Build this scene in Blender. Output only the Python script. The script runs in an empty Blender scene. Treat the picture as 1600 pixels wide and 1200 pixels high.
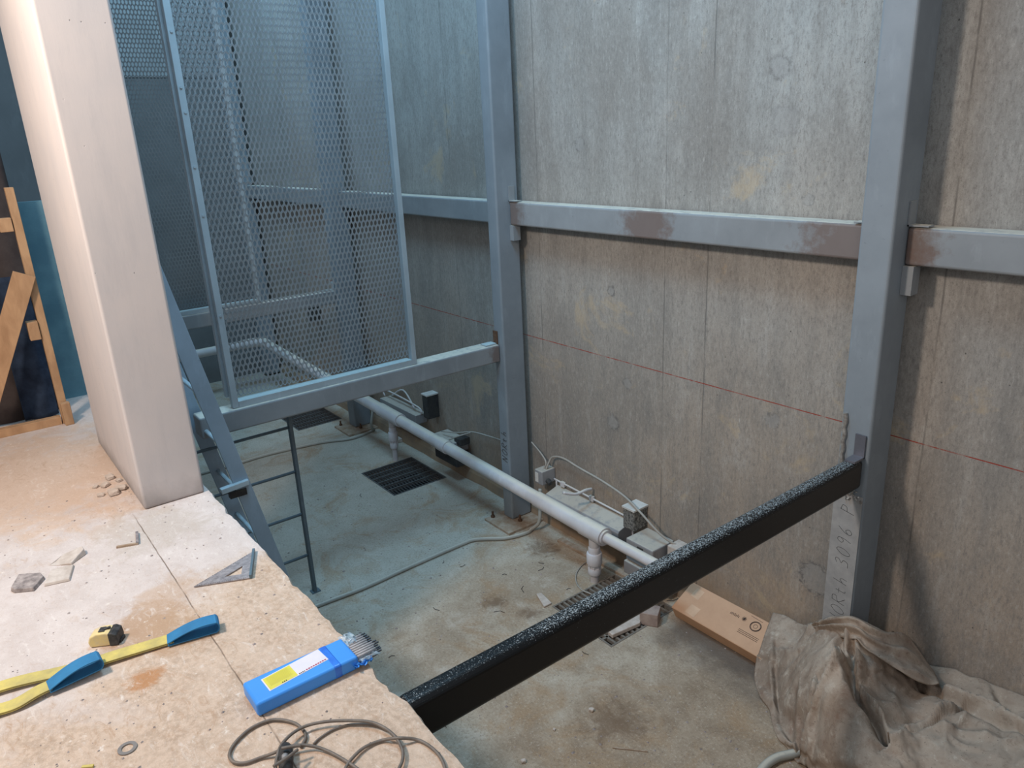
import bpy, bmesh, math, random
from mathutils import Vector, Matrix, noise
random.seed(7)
sc = bpy.context.scene
COL = sc.collection

# ------------------------------------------------------------------ camera
FPX = 1177.0                      # focal length in pixels of a 1600 px wide frame
RT = Vector((0.61029435, 0.79079588, -0.04671931))   # camera right, down, forward in world axes
DN = Vector((0.22220887, -0.22750084, -0.94808575))
FW = Vector((-0.76037098, 0.56822993, -0.31456434))
EYE = Vector((0, 0, 2.86))
cd = bpy.data.cameras.new('camera'); cam = bpy.data.objects.new('camera', cd); COL.objects.link(cam)
cd.sensor_width = 36; cd.lens = FPX / 1600 * 36; cd.clip_start = .05; cd.clip_end = 100
m = Matrix((RT, -DN, -FW)).transposed().to_4x4(); m.translation = EYE
cam.matrix_world = m
sc.camera = cam

# ------------------------------------------------------------------ light
sc.view_settings.view_transform = 'Standard'; sc.view_settings.look = 'None'
sc.view_settings.gamma = 1; sc.view_settings.use_curve_mapping = False
sc.view_settings.exposure = 0.0
w = bpy.data.worlds.new('world'); sc.world = w; w.use_nodes = True
bg = w.node_tree.nodes['Background']; bg.inputs[0].default_value = (.70, .755, .81, 1); bg.inputs[1].default_value = .45

def area(name, loc, target, size, power, color):
    l = bpy.data.lights.new(name, 'AREA'); l.shape = 'SQUARE'; l.size = size; l.energy = power; l.color = color
    o = bpy.data.objects.new(name, l); COL.objects.link(o); o.location = loc
    o.rotation_euler = (Vector(target) - Vector(loc)).to_track_quat('-Z', 'Y').to_euler(); return o
area('work_light', (-2.6, -.95, 4.16), (-2.6, 2.6, .8), .35, 94, (1, .85, .72))
area('hall_light', (2.0, -2.2, 4.6), (-3.2, .8, 1.2), 1.6, 42, (1, .93, .90))
area('shaft_light', (-3.0, 1.5, 5.7), (-4.6, 2.3, 1), 1.2, 112, (.38, .72, 1))
area('far_shaft_light', (-7.6, 1.6, 6.3), (-8.2, 1.8, 1), 1.6, 110, (.36, .72, 1))

# ------------------------------------------------------------------ helpers
def ray(x, y): return RT * ((x - 800) / FPX) + DN * ((y - 600) / FPX) + FW
def atz(x, y, z): r = ray(x, y); return EYE + r * ((z - EYE.z) / r.z)
def aty(x, y, Y): r = ray(x, y); return EYE + r * (Y / r.y)
def atx(x, y, X): r = ray(x, y); return EYE + r * (X / r.x)

class MB:
    def __init__(s): s.v = []; s.f = []
    def add(s, vs, fs):
        n = len(s.v); s.v += [Vector(q) for q in vs]; s.f += [tuple(i + n for i in q) for q in fs]; return s
    def box(s, a, b, mat=None):
        x0, y0, z0 = a; x1, y1, z1 = b
        vs = [Vector(q) for q in ((x0,y0,z0),(x1,y0,z0),(x1,y1,z0),(x0,y1,z0),(x0,y0,z1),(x1,y0,z1),(x1,y1,z1),(x0,y1,z1))]
        if mat: vs = [mat @ q for q in vs]
        return s.add(vs, [(3,2,1,0),(4,5,6,7),(0,1,5,4),(1,2,6,5),(2,3,7,6),(3,0,4,7)])
    def bar(s, p, q, wdt, thk, up=(0,0,1)):
        p = Vector(p); q = Vector(q); d = (q - p).normalized(); a = d.cross(Vector(up)).normalized(); b = a.cross(d)
        vs = [c + a*i*wdt/2 + b*j*thk/2 for c in (p, q) for i, j in ((-1,-1),(1,-1),(1,1),(-1,1))]
        return s.add(vs, [(3,2,1,0),(4,5,6,7),(0,1,5,4),(1,2,6,5),(2,3,7,6),(3,0,4,7)])
    def tube(s, pts, r, n=10, cap=True):
        pts = [Vector(p) for p in pts]; rs = r if isinstance(r, (list, tuple)) else [r]*len(pts)
        t = [(pts[min(i+1, len(pts)-1)] - pts[max(i-1, 0)]).normalized() for i in range(len(pts))]
        a = t[0].orthogonal().normalized(); vs = []
        for i, p in enumerate(pts):
            a = (a - t[i]*a.dot(t[i])).normalized(); b = t[i].cross(a)
            for k in range(n):
                an = 2*math.pi*k/n; vs.append(p + (a*math.cos(an) + b*math.sin(an))*rs[i])
        fs = [(i*n+k, i*n+(k+1) % n, (i+1)*n+(k+1) % n, (i+1)*n+k) for i in range(len(pts)-1) for k in range(n)]
        if cap: fs += [tuple(reversed(range(n))), tuple(range((len(pts)-1)*n, len(pts)*n))]
        return s.add(vs, fs)
    def prism(s, poly, a, b):
        n = len(poly); vs = [Vector(p) + Vector(a) for p in poly] + [Vector(p) + Vector(b) for p in poly]
        return s.add(vs, [tuple(reversed(range(n))), tuple(range(n, 2*n))] + [(i, (i+1) % n, n+(i+1) % n, n+i) for i in range(n)])
    def build(s, name, mat, parent=None, bevel=0, smooth=False, seg=2, ang=35):
        me = bpy.data.meshes.new(name)
        off = parent.matrix_world.translation if (parent and parent.type == 'EMPTY') else Vector((0,0,0))
        if parent and parent.type != 'EMPTY' and parent.parent: off = parent.parent.matrix_world.translation
        me.from_pydata([tuple(q - off) for q in s.v], [], s.f)
        bm = bmesh.new(); bm.from_mesh(me); bmesh.ops.recalc_face_normals(bm, faces=bm.faces); bm.to_mesh(me); bm.free()
        o = bpy.data.objects.new(name, me); COL.objects.link(o); me.materials.append(mat)
        if smooth: me.polygons.foreach_set('use_smooth', [True]*len(me.polygons))
        if bevel:
            md = o.modifiers.new('bevel', 'BEVEL'); md.width = bevel; md.segments = seg; md.limit_method = 'ANGLE'; md.angle_limit = math.radians(ang)
            md.harden_normals = False
        if parent: o.parent = parent
        return o

def smooth_path(pts, n=8, closed=False):
    P = [Vector(p) for p in pts]; out = []
    N = len(P); rng = range(N if closed else N-1)
    for i in rng:
        g = (lambda k: P[k % N]) if closed else (lambda k: P[max(0, min(N-1, k))])
        p0, p1, p2, p3 = g(i-1), g(i), g(i+1), g(i+2)
        for k in range(n):
            t = k/n
            out.append(.5*((2*p1) + (p2-p0)*t + (2*p0-5*p1+4*p2-p3)*t*t + (3*p1-p0-3*p2+p3)*t**3))
    out.append(P[0] if closed else P[-1]); return out

def thing(name, label, cat, loc=(0,0,0), group=None):
    o = bpy.data.objects.new(name, None); COL.objects.link(o); o.location = loc; o.empty_display_size = .1
    o.matrix_world = Matrix.Translation(Vector(loc))
    o['label'] = label; o['category'] = cat
    if group: o['group'] = group
    return o
def tag(o, label, cat, group=None, kind=None):
    o['label'] = label; o['category'] = cat
    if group: o['group'] = group
    if kind: o['kind'] = kind
    return o
def struct(o): o['kind'] = 'structure'; return o

# ------------------------------------------------------------------ materials
class NT:
    def __init__(s, name, rough=.8, metal=0.0, spec=.3):
        s.m = bpy.data.materials.new(name); s.m.use_nodes = True; s.t = s.m.node_tree; s.n = s.t.nodes
        s.b = s.n['Principled BSDF']; s.b.inputs['Roughness'].default_value = rough
        s.b.inputs['Metallic'].default_value = metal; s.b.inputs['Specular IOR Level'].default_value = spec
        s.co = s.n.new('ShaderNodeTexCoord').outputs['Object']; s.geo = s.n.new('ShaderNodeNewGeometry')
    def link(s, a, b): s.t.links.new(a, b)
    def set(s, sock, v):
        if hasattr(v, 'is_linked') or isinstance(v, bpy.types.NodeSocket): s.link(v, sock)
        elif isinstance(v, (tuple, list)) and len(v) == 3 and sock.type == 'RGBA': sock.default_value = (*v, 1)
        else: sock.default_value = v
    def map(s, scale, loc=(0,0,0)):
        n = s.n.new('ShaderNodeMapping'); n.inputs['Scale'].default_value = scale; n.inputs['Location'].default_value = loc
        s.link(s.co, n.inputs[0]); return n.outputs[0]
    def noise(s, scale=5, detail=6, rough=.6, vec=None, dist=0):
        n = s.n.new('ShaderNodeTexNoise'); n.inputs['Scale'].default_value = scale; n.inputs['Detail'].default_value = detail
        n.inputs['Roughness'].default_value = rough; n.inputs['Distortion'].default_value = dist
        s.link(vec if vec is not None else s.co, n.inputs['Vector']); return n.outputs['Fac']
    def voro(s, scale, vec=None, feat='F1', out='Distance'):
        n = s.n.new('ShaderNodeTexVoronoi'); n.inputs['Scale'].default_value = scale; n.feature = feat
        s.link(vec if vec is not None else s.co, n.inputs['Vector']); return n.outputs[out]
    def ramp(s, fac, lo, hi, a=0.0, b=1.0):
        n = s.n.new('ShaderNodeMapRange'); s.set(n.inputs[0], fac)
        for i, v in zip((1,2,3,4), (lo, hi, a, b)): n.inputs[i].default_value = v
        return n.outputs[0]
    def math(s, op, a, b=0.0, c=None, clamp=False):
        n = s.n.new('ShaderNodeMath'); n.operation = op; n.use_clamp = clamp; s.set(n.inputs[0], a); s.set(n.inputs[1], b)
        if c is not None: s.set(n.inputs[2], c)
        return n.outputs[0]
    def mix(s, fac, a, b, mode='MIX'):
        n = s.n.new('ShaderNodeMix'); n.data_type = 'RGBA'; n.blend_type = mode
        s.set(n.inputs[0], fac); s.set(n.inputs[6], a); s.set(n.inputs[7], b); return n.outputs[2]
    def sep(s, v=None):
        n = s.n.new('ShaderNodeSeparateXYZ'); s.link(v if v is not None else s.co, n.inputs[0]); return n.outputs
    def bump(s, h, strength=.4, dist=.01):
        n = s.n.new('ShaderNodeBump'); n.inputs['Strength'].default_value = strength; n.inputs['Distance'].default_value = dist
        s.link(h, n.inputs['Height']); s.link(n.outputs[0], s.b.inputs['Normal']); return s
    def col(s, c): s.set(s.b.inputs['Base Color'], c); return s
    def rough(s, r): s.set(s.b.inputs['Roughness'], r); return s
    def up(s, lo=.75, hi=.95):
        return s.ramp(s.sep(s.geo.outputs['Normal'])[2], lo, hi)
    def near(s, p, r0, r1, sock=None):
        n = s.n.new('ShaderNodeVectorMath'); n.operation = 'DISTANCE'; s.link(s.co, n.inputs[0]); n.inputs[1].default_value = p
        return s.ramp(n.outputs['Value'], r0, r1, 1, 0)

def plain(name, c, rough=.6, metal=0, c2=None, sc_=12, spec=.3):
    t = NT(name, rough, metal, spec)
    n = t.noise(sc_, 6, .65)
    t.col(t.mix(t.ramp(n, .35, .65), c, c2 if c2 else tuple(k*.82 for k in c)))
    t.bump(t.noise(sc_*6, 4), .12, .003); return t.m

# wall concrete
def wall_mat():
    t = NT('board_marked_concrete', .85)
    x, y, z = t.sep()
    big = t.noise(1.1, 5, .6, t.map((1, 1, .6)))
    streak = t.noise(6, 6, .65, t.map((1.6, 1, .16)))
    fine = t.noise(55, 5, .7, t.map((1.3, 1, .45)))
    sp = t.noise(260, 3, .7)
    zz = t.ramp(t.math('ADD', z, t.ramp(big, .3, .7, -.5, .5)), .2, 3.0)
    grit = t.noise(150, 4, .8, t.map((1.2, 1, .7)))
    mid = t.noise(3.6, 8, .72, t.map((1.3, 1, .8), (4, 0, 2)), .5)
    c = t.mix(zz, (.35, .275, .215), (.36, .365, .355))
    c = t.mix(t.ramp(big, .45, .66, 0, .7), c, (.235, .205, .18))
    c = t.mix(t.ramp(mid, .50, .68, 0, .55), c, (.215, .20, .185))
    c = t.mix(t.ramp(mid, .44, .30, 0, .35), c, (.48, .46, .435))
    c = t.mix(t.ramp(streak, .49, .72, 0, .55), c, (.20, .19, .18))
    c = t.mix(t.ramp(streak, .45, .28, 0, .35), c, (.49, .48, .46))
    c = t.mix(t.ramp(fine, .51, .66, 0, .6), c, (.19, .175, .165))
    c = t.mix(t.ramp(fine, .45, .32, 0, .3), c, (.52, .50, .47))
    c = t.mix(t.ramp(grit, .56, .68, 0, .7), c, (.13, .12, .11))
    c = t.mix(t.ramp(grit, .42, .30, 0, .4), c, (.58, .56, .52))
    c = t.mix(t.ramp(sp, .56, .72, 0, .5), c, (.12, .11, .10))
    # ochre rust dust near the floor
    c = t.mix(t.math('MULTIPLY', t.ramp(z, .55, .05), t.ramp(t.noise(4, 5), .4, .65, 0, .6)), c, (.42, .29, .18))
    c = t.mix(t.ramp(t.noise(2.2, 6, .7, t.map((1, 1, 1), (9, 0, 3)), .6), .60, .68, 0, .45), c, (.50, .38, .24))
    # small pits
    pv = t.voro(17, t.map((1, 1, .8)))
    pit = t.math('MULTIPLY', t.ramp(pv, .035, .07, 1, 0), t.ramp(t.noise(3, 3), .53, .58))
    c = t.mix(t.math('MULTIPLY', pit, .8), c, (.06, .055, .05))
    # pale vertical drips
    dv = t.voro(11, t.map((2.2, 1, .25), (3, 0, 1)))
    drip = t.math('MULTIPLY', t.ramp(dv, .025, .05, 1, 0), t.ramp(t.noise(2.3, 3), .47, .6))
    c = t.mix(t.math('MULTIPLY', drip, .7), c, (.72, .70, .66))
    # formwork seams
    seam = None
    wob = t.ramp(t.noise(3, 3, .5), 0, 1, -.006, .006)
    for sx in (-2.926, -2.62, -1.39, -5.12, -4.062, -7.4, -.3):
        d = t.math('ABSOLUTE', t.math('SUBTRACT', t.math('ADD', x, wob), sx))
        s_ = t.ramp(d, .0015, .006, 1, 0); seam = s_ if seam is None else t.math('MAXIMUM', seam, s_)
    sm = t.math('MULTIPLY', seam, t.ramp(t.noise(2, 4), .42, .56, .1, .6))
    c = t.mix(sm, c, (.10, .095, .09))
    # panels of slightly different tone
    st = t.n.new('ShaderNodeTexWhiteNoise'); st.noise_dimensions = '1D'
    t.link(t.math('FLOOR', t.math('MULTIPLY', t.math('ADD', x, .006), .82)), st.inputs['W'])
    c = t.mix(t.ramp(st.outputs[0], 0, 1, 0, .2), c, (.27, .26, .25))
    # cone holes, patched
    for (hx, hz, r, dark) in ((-2.047, 2.5, .03, .5), (-3.352, 1.005, .05, .7), (-3.223, 1.306, .035, .6), (-2.159, 1.35, .04, .6), (-1.835, .532, .09, .8),
                              (-3.636, 2.782, .04, .6), (-2.246, 3.098, .05, .5), (-3.363, 1.89, .03, .7), (-2.2, 2.86, .07, .3), (-3.6, .33, .06, .5), (-.9, 1.9, .03, .5), (-4.9, 2.9, .03, .6)):
        n = t.n.new('ShaderNodeVectorMath'); n.operation = 'DISTANCE'; t.link(t.co, n.inputs[0]); n.inputs[1].default_value = (hx, 3.33, hz)
        dd = t.math('ADD', n.outputs['Value'], t.ramp(t.noise(16, 6, .75, dist=1.2), .2, .8, -r*.55, r*.55))
        ring = t.math('MULTIPLY', t.ramp(dd, r*.75, r*.95), t.ramp(dd, r*1.0, r*1.3, 1, 0))
        c = t.mix(t.math('MULTIPLY', t.ramp(dd, r*.9, r*1.2, 1, 0), .4), c, (.30, .295, .29))
        c = t.mix(t.math('MULTIPLY', t.math('MULTIPLY', ring, t.ramp(t.noise(30, 4, .7), .42, .6)), dark), c, (.11, .10, .095))
    # red snapped level line
    wz = t.ramp(t.noise(1.2, 2), 0, 1, -.004, .004)
    ln = t.ramp(t.math('ABSOLUTE', t.math('SUBTRACT', t.math('ADD', z, wz), 1.449)), .0018, .0035, 1, 0)
    ln = t.math('MULTIPLY', ln, t.ramp(t.noise(14, 4, .7, t.map((1, 1, 0))), .36, .5, .25, .95))
    c = t.mix(ln, c, (.30, .035, .02))
    t.col(c)
    h = t.math('ADD', t.math('MULTIPLY', fine, .5), t.math('MULTIPLY', streak, .7))
    h = t.math('SUBTRACT', h, t.math('MULTIPLY', pit, .8)); h = t.math('SUBTRACT', h, t.math('MULTIPLY', seam, .5))
    t.bump(h, .3, .008)
    return t.m
M_WALL = wall_mat()

def slab_mat():
    t = NT('dusty_landing_concrete', .9)
    x, y, z = t.sep()
    big = t.noise(1.7, 6, .62, dist=.4); mid = t.noise(7, 7, .65, dist=.3); fine = t.noise(60, 5, .7)
    base = t.mix(t.ramp(mid, .4, .62), (.62, .545, .515), (.55, .475, .445))
    # brown worn zone on the near right part of the landing
    d = t.math('ADD', t.math('MULTIPLY', x, .75), t.math('MULTIPLY', y, .55))
    zone = t.ramp(t.math('ADD', d, t.ramp(big, .25, .75, -.35, .35)), -1.62, -1.38)
    brown = t.mix(t.ramp(mid, .36, .62), (.53, .40, .30), (.40, .285, .20))
    brown = t.mix(t.ramp(fine, .42, .62), brown, (.60, .45, .34))
    c = t.mix(t.math('MULTIPLY', zone, .85), base, brown)
    for (px, py, r, col_, k) in ((-2.36, .27, .17, (.42, .27, .17), .8), (-2.55, .36, .12, (.50, .36, .27), .6), (-2.10, .21, .055, (.42, .19, .07), .8), (-4.0, .1, .8, (.60, .44, .33), .7), (-3.05, .45, .22, (.50, .43, .38), .7)):
        dd = t.n.new('ShaderNodeVectorMath'); dd.operation = 'DISTANCE'; t.link(t.co, dd.inputs[0]); dd.inputs[1].default_value = (px, py, 1.42)
        v = t.math('ADD', dd.outputs['Value'], t.ramp(t.noise(9, 6, .7, dist=.8), .2, .8, -r*.9, r*.9))
        c = t.mix(t.ramp(v, r*.5, r*1.05, k, 0), c, col_)
    scr = t.noise(13, 8, .78, t.map((1, 2.2, 1)), 1.2)
    c = t.mix(t.math('MULTIPLY', t.ramp(scr, .53, .66), t.ramp(t.math('ADD', t.math('MULTIPLY', zone, .35), big), .48, .75, .15, .8)), c, (.42, .28, .19))
    c = t.mix(t.math('MULTIPLY', t.ramp(scr, .44, .34), .45), c, (.76, .70, .66))
    grit = t.noise(170, 4, .8)
    c = t.mix(t.ramp(grit, .58, .70, 0, .5), c, (.34, .25, .19))
    c = t.mix(t.ramp(grit, .40, .30, 0, .4), c, (.82, .77, .72))
    c = t.mix(t.ramp(fine, .6, .74, 0, .45), c, (.33, .25, .2))
    c = t.mix(t.math('MULTIPLY', t.ramp(t.noise(24, 5, .7), .62, .70), .55), c, (.80, .74, .68))
    # score line across the slab
    wob = t.ramp(t.noise(9, 5), 0, 1, -.005, .005)
    dl = t.math('ABSOLUTE', t.math('SUBTRACT', t.math('ADD', y, wob), .415))
    jl = t.math('MULTIPLY', t.ramp(dl, .0008, .003, 1, 0), t.ramp(x, -3.3, -3.1))
    jl = t.math('MULTIPLY', jl, t.ramp(t.noise(5, 3), .38, .52, .25, .9))
    c = t.mix(jl, c, (.16, .11, .08))
    t.col(c); t.bump(t.math('ADD', t.math('MULTIPLY', fine, .4), t.math('ADD', mid, t.math('MULTIPLY', jl, -.5))), .35, .008)
    return t.m
M_SLAB = slab_mat()

def pit_mat():
    t = NT('pit_floor_concrete', .8)
    x, y, z = t.sep()
    big = t.noise(1.3, 6, .6, dist=.5); mid = t.noise(6, 7, .68, dist=.3); fine = t.noise(70, 5, .72)
    c = t.mix(t.ramp(big, .38, .6), (.50, .43, .345), (.40, .33, .255))
    c = t.mix(t.ramp(mid, .5, .66, 0, .6), c, (.30, .235, .17))
    c = t.mix(t.ramp(mid, .46, .34, 0, .5), c, (.62, .57, .50))
    near = t.ramp(t.math('ADD', x, t.ramp(big, .2, .8, -.6, .6)), -2.9, -2.2)
    c = t.mix(t.math('MULTIPLY', near, .75), c, t.mix(t.ramp(mid, .4, .6), (.36, .27, .19), (.26, .185, .125)))
    far = t.ramp(t.math('ADD', x, t.ramp(big, .2, .8, -.7, .7)), -3.7, -4.4)
    c = t.mix(t.math('MULTIPLY', far, .55), c, (.46, .46, .42))
    grit = t.noise(190, 4, .8)
    rustn = t.noise(2.6, 7, .72, t.map((1, 1, 1), (7, 2, 0)), .8)
    c = t.mix(t.math('MULTIPLY', t.ramp(rustn, .50, .64), .65), c, (.36, .235, .135))
    c = t.mix(t.ramp(fine, .54, .70, 0, .7), c, (.16, .12, .09))
    c = t.mix(t.ramp(fine, .44, .32, 0, .5), c, (.68, .62, .53))
    c = t.mix(t.ramp(grit, .56, .68, 0, .7), c, (.13, .10, .08))
    c = t.mix(t.ramp(grit, .42, .30, 0, .4), c, (.74, .68, .60))
    # dark dust and the carton's shadow, painted into the floor along its front
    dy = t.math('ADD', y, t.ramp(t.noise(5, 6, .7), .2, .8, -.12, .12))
    dust_shadow = t.math('MULTIPLY', t.ramp(dy, 2.78, 3.0), t.math('MULTIPLY', t.ramp(x, -2.62, -2.5), t.ramp(x, -1.7, -1.85)))
    c = t.mix(t.math('MULTIPLY', dust_shadow, .75), c, (.10, .08, .07))
    for (px, py, r) in ((-3.45, 2.35, .1), (-3.2, 2.45, .08), (-3.75, 3.0, .14), (-2.2, 2.2, .2), (-1.9, 1.6, .16)):
        dd = t.n.new('ShaderNodeVectorMath'); dd.operation = 'DISTANCE'; t.link(t.co, dd.inputs[0]); dd.inputs[1].default_value = (px, py, 0)
        v = t.math('ADD', dd.outputs['Value'], t.ramp(t.noise(11, 6, .75, dist=1), .2, .8, -r, r))
        c = t.mix(t.ramp(v, r*.3, r, .7, 0), c, (.17, .11, .07))
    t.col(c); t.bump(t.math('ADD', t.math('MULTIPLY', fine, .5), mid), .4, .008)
    t.rough(t.ramp(mid, .3, .7, .6, .95))
    return t.m
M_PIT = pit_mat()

def pier_mat():
    t = NT('pale_cast_concrete', .85)
    n1 = t.noise(2.2, 6, .6); n2 = t.noise(14, 6, .7, t.map((1, 1, .2)))
    c = t.mix(t.ramp(n1, .35, .65), (.60, .545, .53), (.54, .505, .505))
    c = t.mix(t.ramp(n2, .5, .72, 0, .35), c, (.44, .42, .43))
    pv = t.voro(26, t.map((1, 1, .8)))
    pit = t.math('MULTIPLY', t.ramp(pv, .04, .075, 1, 0), t.ramp(t.noise(4, 3), .5, .58))
    c = t.mix(t.math('MULTIPLY', pit, .8), c, (.2, .19, .19))
    z = t.sep()[2]
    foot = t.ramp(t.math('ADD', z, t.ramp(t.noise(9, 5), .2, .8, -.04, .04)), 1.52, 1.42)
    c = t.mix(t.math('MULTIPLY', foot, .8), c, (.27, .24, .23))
    t.col(c); t.bump(t.math('SUBTRACT', t.math('MULTIPLY', n2, .4), pit), .3, .006); return t.m
M_PIER = pier_mat()

def steel_mat(name, c, dust=(.62, .58, .50), rust_pts=(), dustlo=.35, rough=.45, rustk=.6, spec=.4, metal=.0):
    t = NT(name, rough, metal, spec)
    n1 = t.noise(3, 6, .6); n2 = t.noise(40, 5, .7); n3 = t.noise(10, 6, .7, t.map((1, 1, .35)))
    k = t.mix(t.ramp(n1, .35, .65), c, tuple(q*.82 for q in c))
    k = t.mix(t.ramp(n3, .55, .72, 0, .35), k, tuple(q*1.35 for q in c))
    k = t.mix(t.ramp(n2, .66, .74, 0, .6), k, tuple(q*.45 for q in c))
    for (p, r) in rust_pts:
        d = t.n.new('ShaderNodeVectorMath'); d.operation = 'DISTANCE'; t.link(t.co, d.inputs[0]); d.inputs[1].default_value = p
        v = t.math('ADD', d.outputs['Value'], t.ramp(t.noise(16, 5, .7), .2, .8, -r*.5, r*.5))
        k = t.mix(t.ramp(v, r*.5, r, rustk, 0), k, (.13, .062, .035))
    up = t.math('MULTIPLY', t.up(), t.ramp(t.noise(18, 5, .7), .3, .5, dustlo, 1))
    k = t.mix(up, k, dust)
    t.col(k); t.rough(t.ramp(n1, .3, .7, rough, rough+.2)); t.bump(n2, .1, .002); return t.m

M_RUST = plain('rusty_weld', (.16, .085, .05), .8, 0, (.08, .045, .03), 40)
M_RUSTPL = plain('dusty_base_plate', (.44, .36, .29), .85, 0, (.30, .20, .13), 18)
M_PVC = steel_mat('dusty_pvc', (.62, .60, .62), (.70, .655, .57), dustlo=.6, rough=.4)
M_PVCW = plain('white_pvc', (.66, .65, .69), .35, 0, (.60, .59, .62), 9)
M_COND = steel_mat('grey_flexible_conduit', (.38, .38, .35), (.52, .49, .42), rough=.5)
M_CABLE = plain('thin_grey_cable', (.42, .39, .35), .6)
M_EBOX = steel_mat('grey_plastic_box', (.30, .30, .315), (.50, .46, .40), rough=.5)
M_DARKBOX = plain('dark_plastic', (.035, .035, .04), .5, 0, (.06, .058, .055), 25)
M_BLACKTAPE = plain('speckled_black_box', (.03, .03, .03), .6, 0, (.30, .29, .27), 70)
M_PALE = plain('pale_plastic', (.68, .66, .63), .5)
M_GRATE = plain('dark_grate_iron', (.15, .155, .16), .6, .2, (.10, .10, .10), 30)
M_GRATE2 = plain('dusty_grate_iron', (.25, .22, .19), .75, .1, (.16, .14, .12), 30)
M_VOID = plain('dark_sump', (.012, .012, .014), .9)
M_KERB = plain('ochre_stained_kerb', (.36, .25, .16), .9, 0, (.25, .19, .145), 7)
M_BRICK = plain('mortar_covered_brick', (.40, .32, .28), .9, 0, (.28, .21, .19), 16)
M_STONE = plain('pale_stone_chip', (.60, .53, .48), .9, 0, (.45, .38, .33), 22)
M_DSTONE = plain('grey_stone_chip', (.42, .36, .34), .9, 0, (.20, .17, .165), 40)
M_CARD = plain('brown_cardboard', (.60, .37, .24), .85, 0, (.53, .32, .205), 6)
M_CARDD = plain('brown_cardboard_side', (.55, .33, .20), .85, 0, (.49, .29, .175), 8)
M_INK = plain('printing_ink', (.06, .045, .04), .8)
M_PENCIL = plain('marker_line', (.045, .045, .05), .7)
M_BLUEPL = plain('bright_blue_plastic', (.060, .30, .82), .35, 0, (.055, .275, .78), 3, .4)
M_BLUETAPE = plain('deep_blue_tape', (.02, .13, .62), .3, 0, (.03, .20, .74), 40, .5)
M_YELLOW = plain('yellow_label', (.72, .66, .08), .5, 0, (.62, .56, .10), 30)
M_WHITEL = plain('white_label', (.74, .70, .76), .5, 0, (.68, .66, .72), 20)
M_ROD = plain('grey_electrode_coating', (.44, .42, .43), .7, 0, (.34, .33, .335), 60)
M_RODEND = plain('bare_steel_tip', (.07, .07, .08), .4, .6)
M_FILM = None
M_YWEB = plain('yellow_webbing', (.68, .55, .16), .8, 0, (.40, .34, .15), 11)
M_BWEB = plain('blue_webbing', (.035, .20, .40), .75, 0, (.03, .15, .31), 14)
M_TAPEY = plain('worn_yellow_plastic', (.80, .62, .26), .5, 0, (.62, .52, .36), 22)
M_BLACKR = plain('black_rubber', (.02, .02, .022), .55, 0, (.07, .07, .07), 60)
M_ALU = plain('scratched_aluminium', (.42, .38, .385), .45, .35, (.22, .20, .21), 60)
M_WOOD = None
def wood():
    t = NT('rough_pine', .8); n = t.noise(5, 6, .6, t.map((3, 3, 1.0)), .6)
    t.col(t.mix(t.ramp(n, .35, .65), (.52, .32, .18), (.38, .22, .12))); t.bump(n, .2, .004); return t.m
M_WOOD = wood()
M_TEAL = plain('teal_painted_board', (.10, .20, .25), .7, 0, (.15, .28, .33), 5)
M_BLANKET = plain('dark_brown_blanket', (.045, .034, .033), .95, 0, (.07, .055, .052), 9)
M_NAVY = plain('navy_cloth', (.012, .02, .04), .95, 0, (.03, .05, .09), 8)
M_MESH = steel_mat('painted_expanded_metal', (.36, .40, .43), (.44, .46, .47), rough=.5)
M_FRAME = steel_mat('painted_angle_iron', (.40, .46, .50), (.46, .56, .58), rough=.4)
M_BEAM = steel_mat('grey_painted_tube', (.27, .29, .31), rust_pts=(((-4.2, 3.13, 2.34), .2), ((-1.72, 3.2, 2.33), .32), ((-1.5, 3.2, 2.33), .16), ((-4.25, 3.07, 1.36), .09), ((-2.95, 3.2, 2.33), .22)))
M_POST = steel_mat('blue_grey_painted_post', (.25, .285, .32), rust_pts=(((-1.57, 3.085, 1.5), .12), ((-4.25, 3.085, 1.36), .10), ((-1.5, 3.2, 2.34), .14), ((-4.2, 3.2, 2.34), .13)), rough=.42)
M_PRIMER = plain('dull_grey_primer', (.36, .35, .345), .6, 0, (.28, .275, .275), 14)
M_LADDER = steel_mat('blue_painted_ladder_steel', (.36, .46, .56), (.44, .54, .60), rough=.45)
M_THIN = plain('dark_round_bar', (.12, .155, .18), .5, .1)
M_RUNG = plain('pale_blue_rung', (.50, .60, .66), .4, 0)

def blackbar():
    t = NT('glossy_black_painted_steel', .32, 0, .45)
    sp = t.noise(210, 3, .75); sp2 = t.noise(60, 4, .7); lg = t.noise(3, 4)
    up = t.up(.05, .95)
    yy = t.sep()[1]
    mod = t.ramp(t.math('ADD', yy, t.ramp(lg, .3, .7, -.4, .4)), .95, 1.6, -.075, .012)
    thr = t.math('ADD', t.math('ADD', sp, mod), t.ramp(up, 0, 1, -.16, .01))
    k = t.mix(t.ramp(thr, .535, .60), (.004, .005, .0065), (.36, .40, .42))
    k = t.mix(t.math('MULTIPLY', t.ramp(t.math('ADD', sp2, t.ramp(up, 0, 1, -.3, 0)), .66, .70), .8), k, (.6, .62, .62))
    t.col(k); t.rough(t.ramp(thr, .5, .6, .28, .8)); t.bump(t.math('ADD', sp, t.math('MULTIPLY', sp2, .6)), .09, .003); return t.m
M_BLACK = blackbar()

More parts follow.
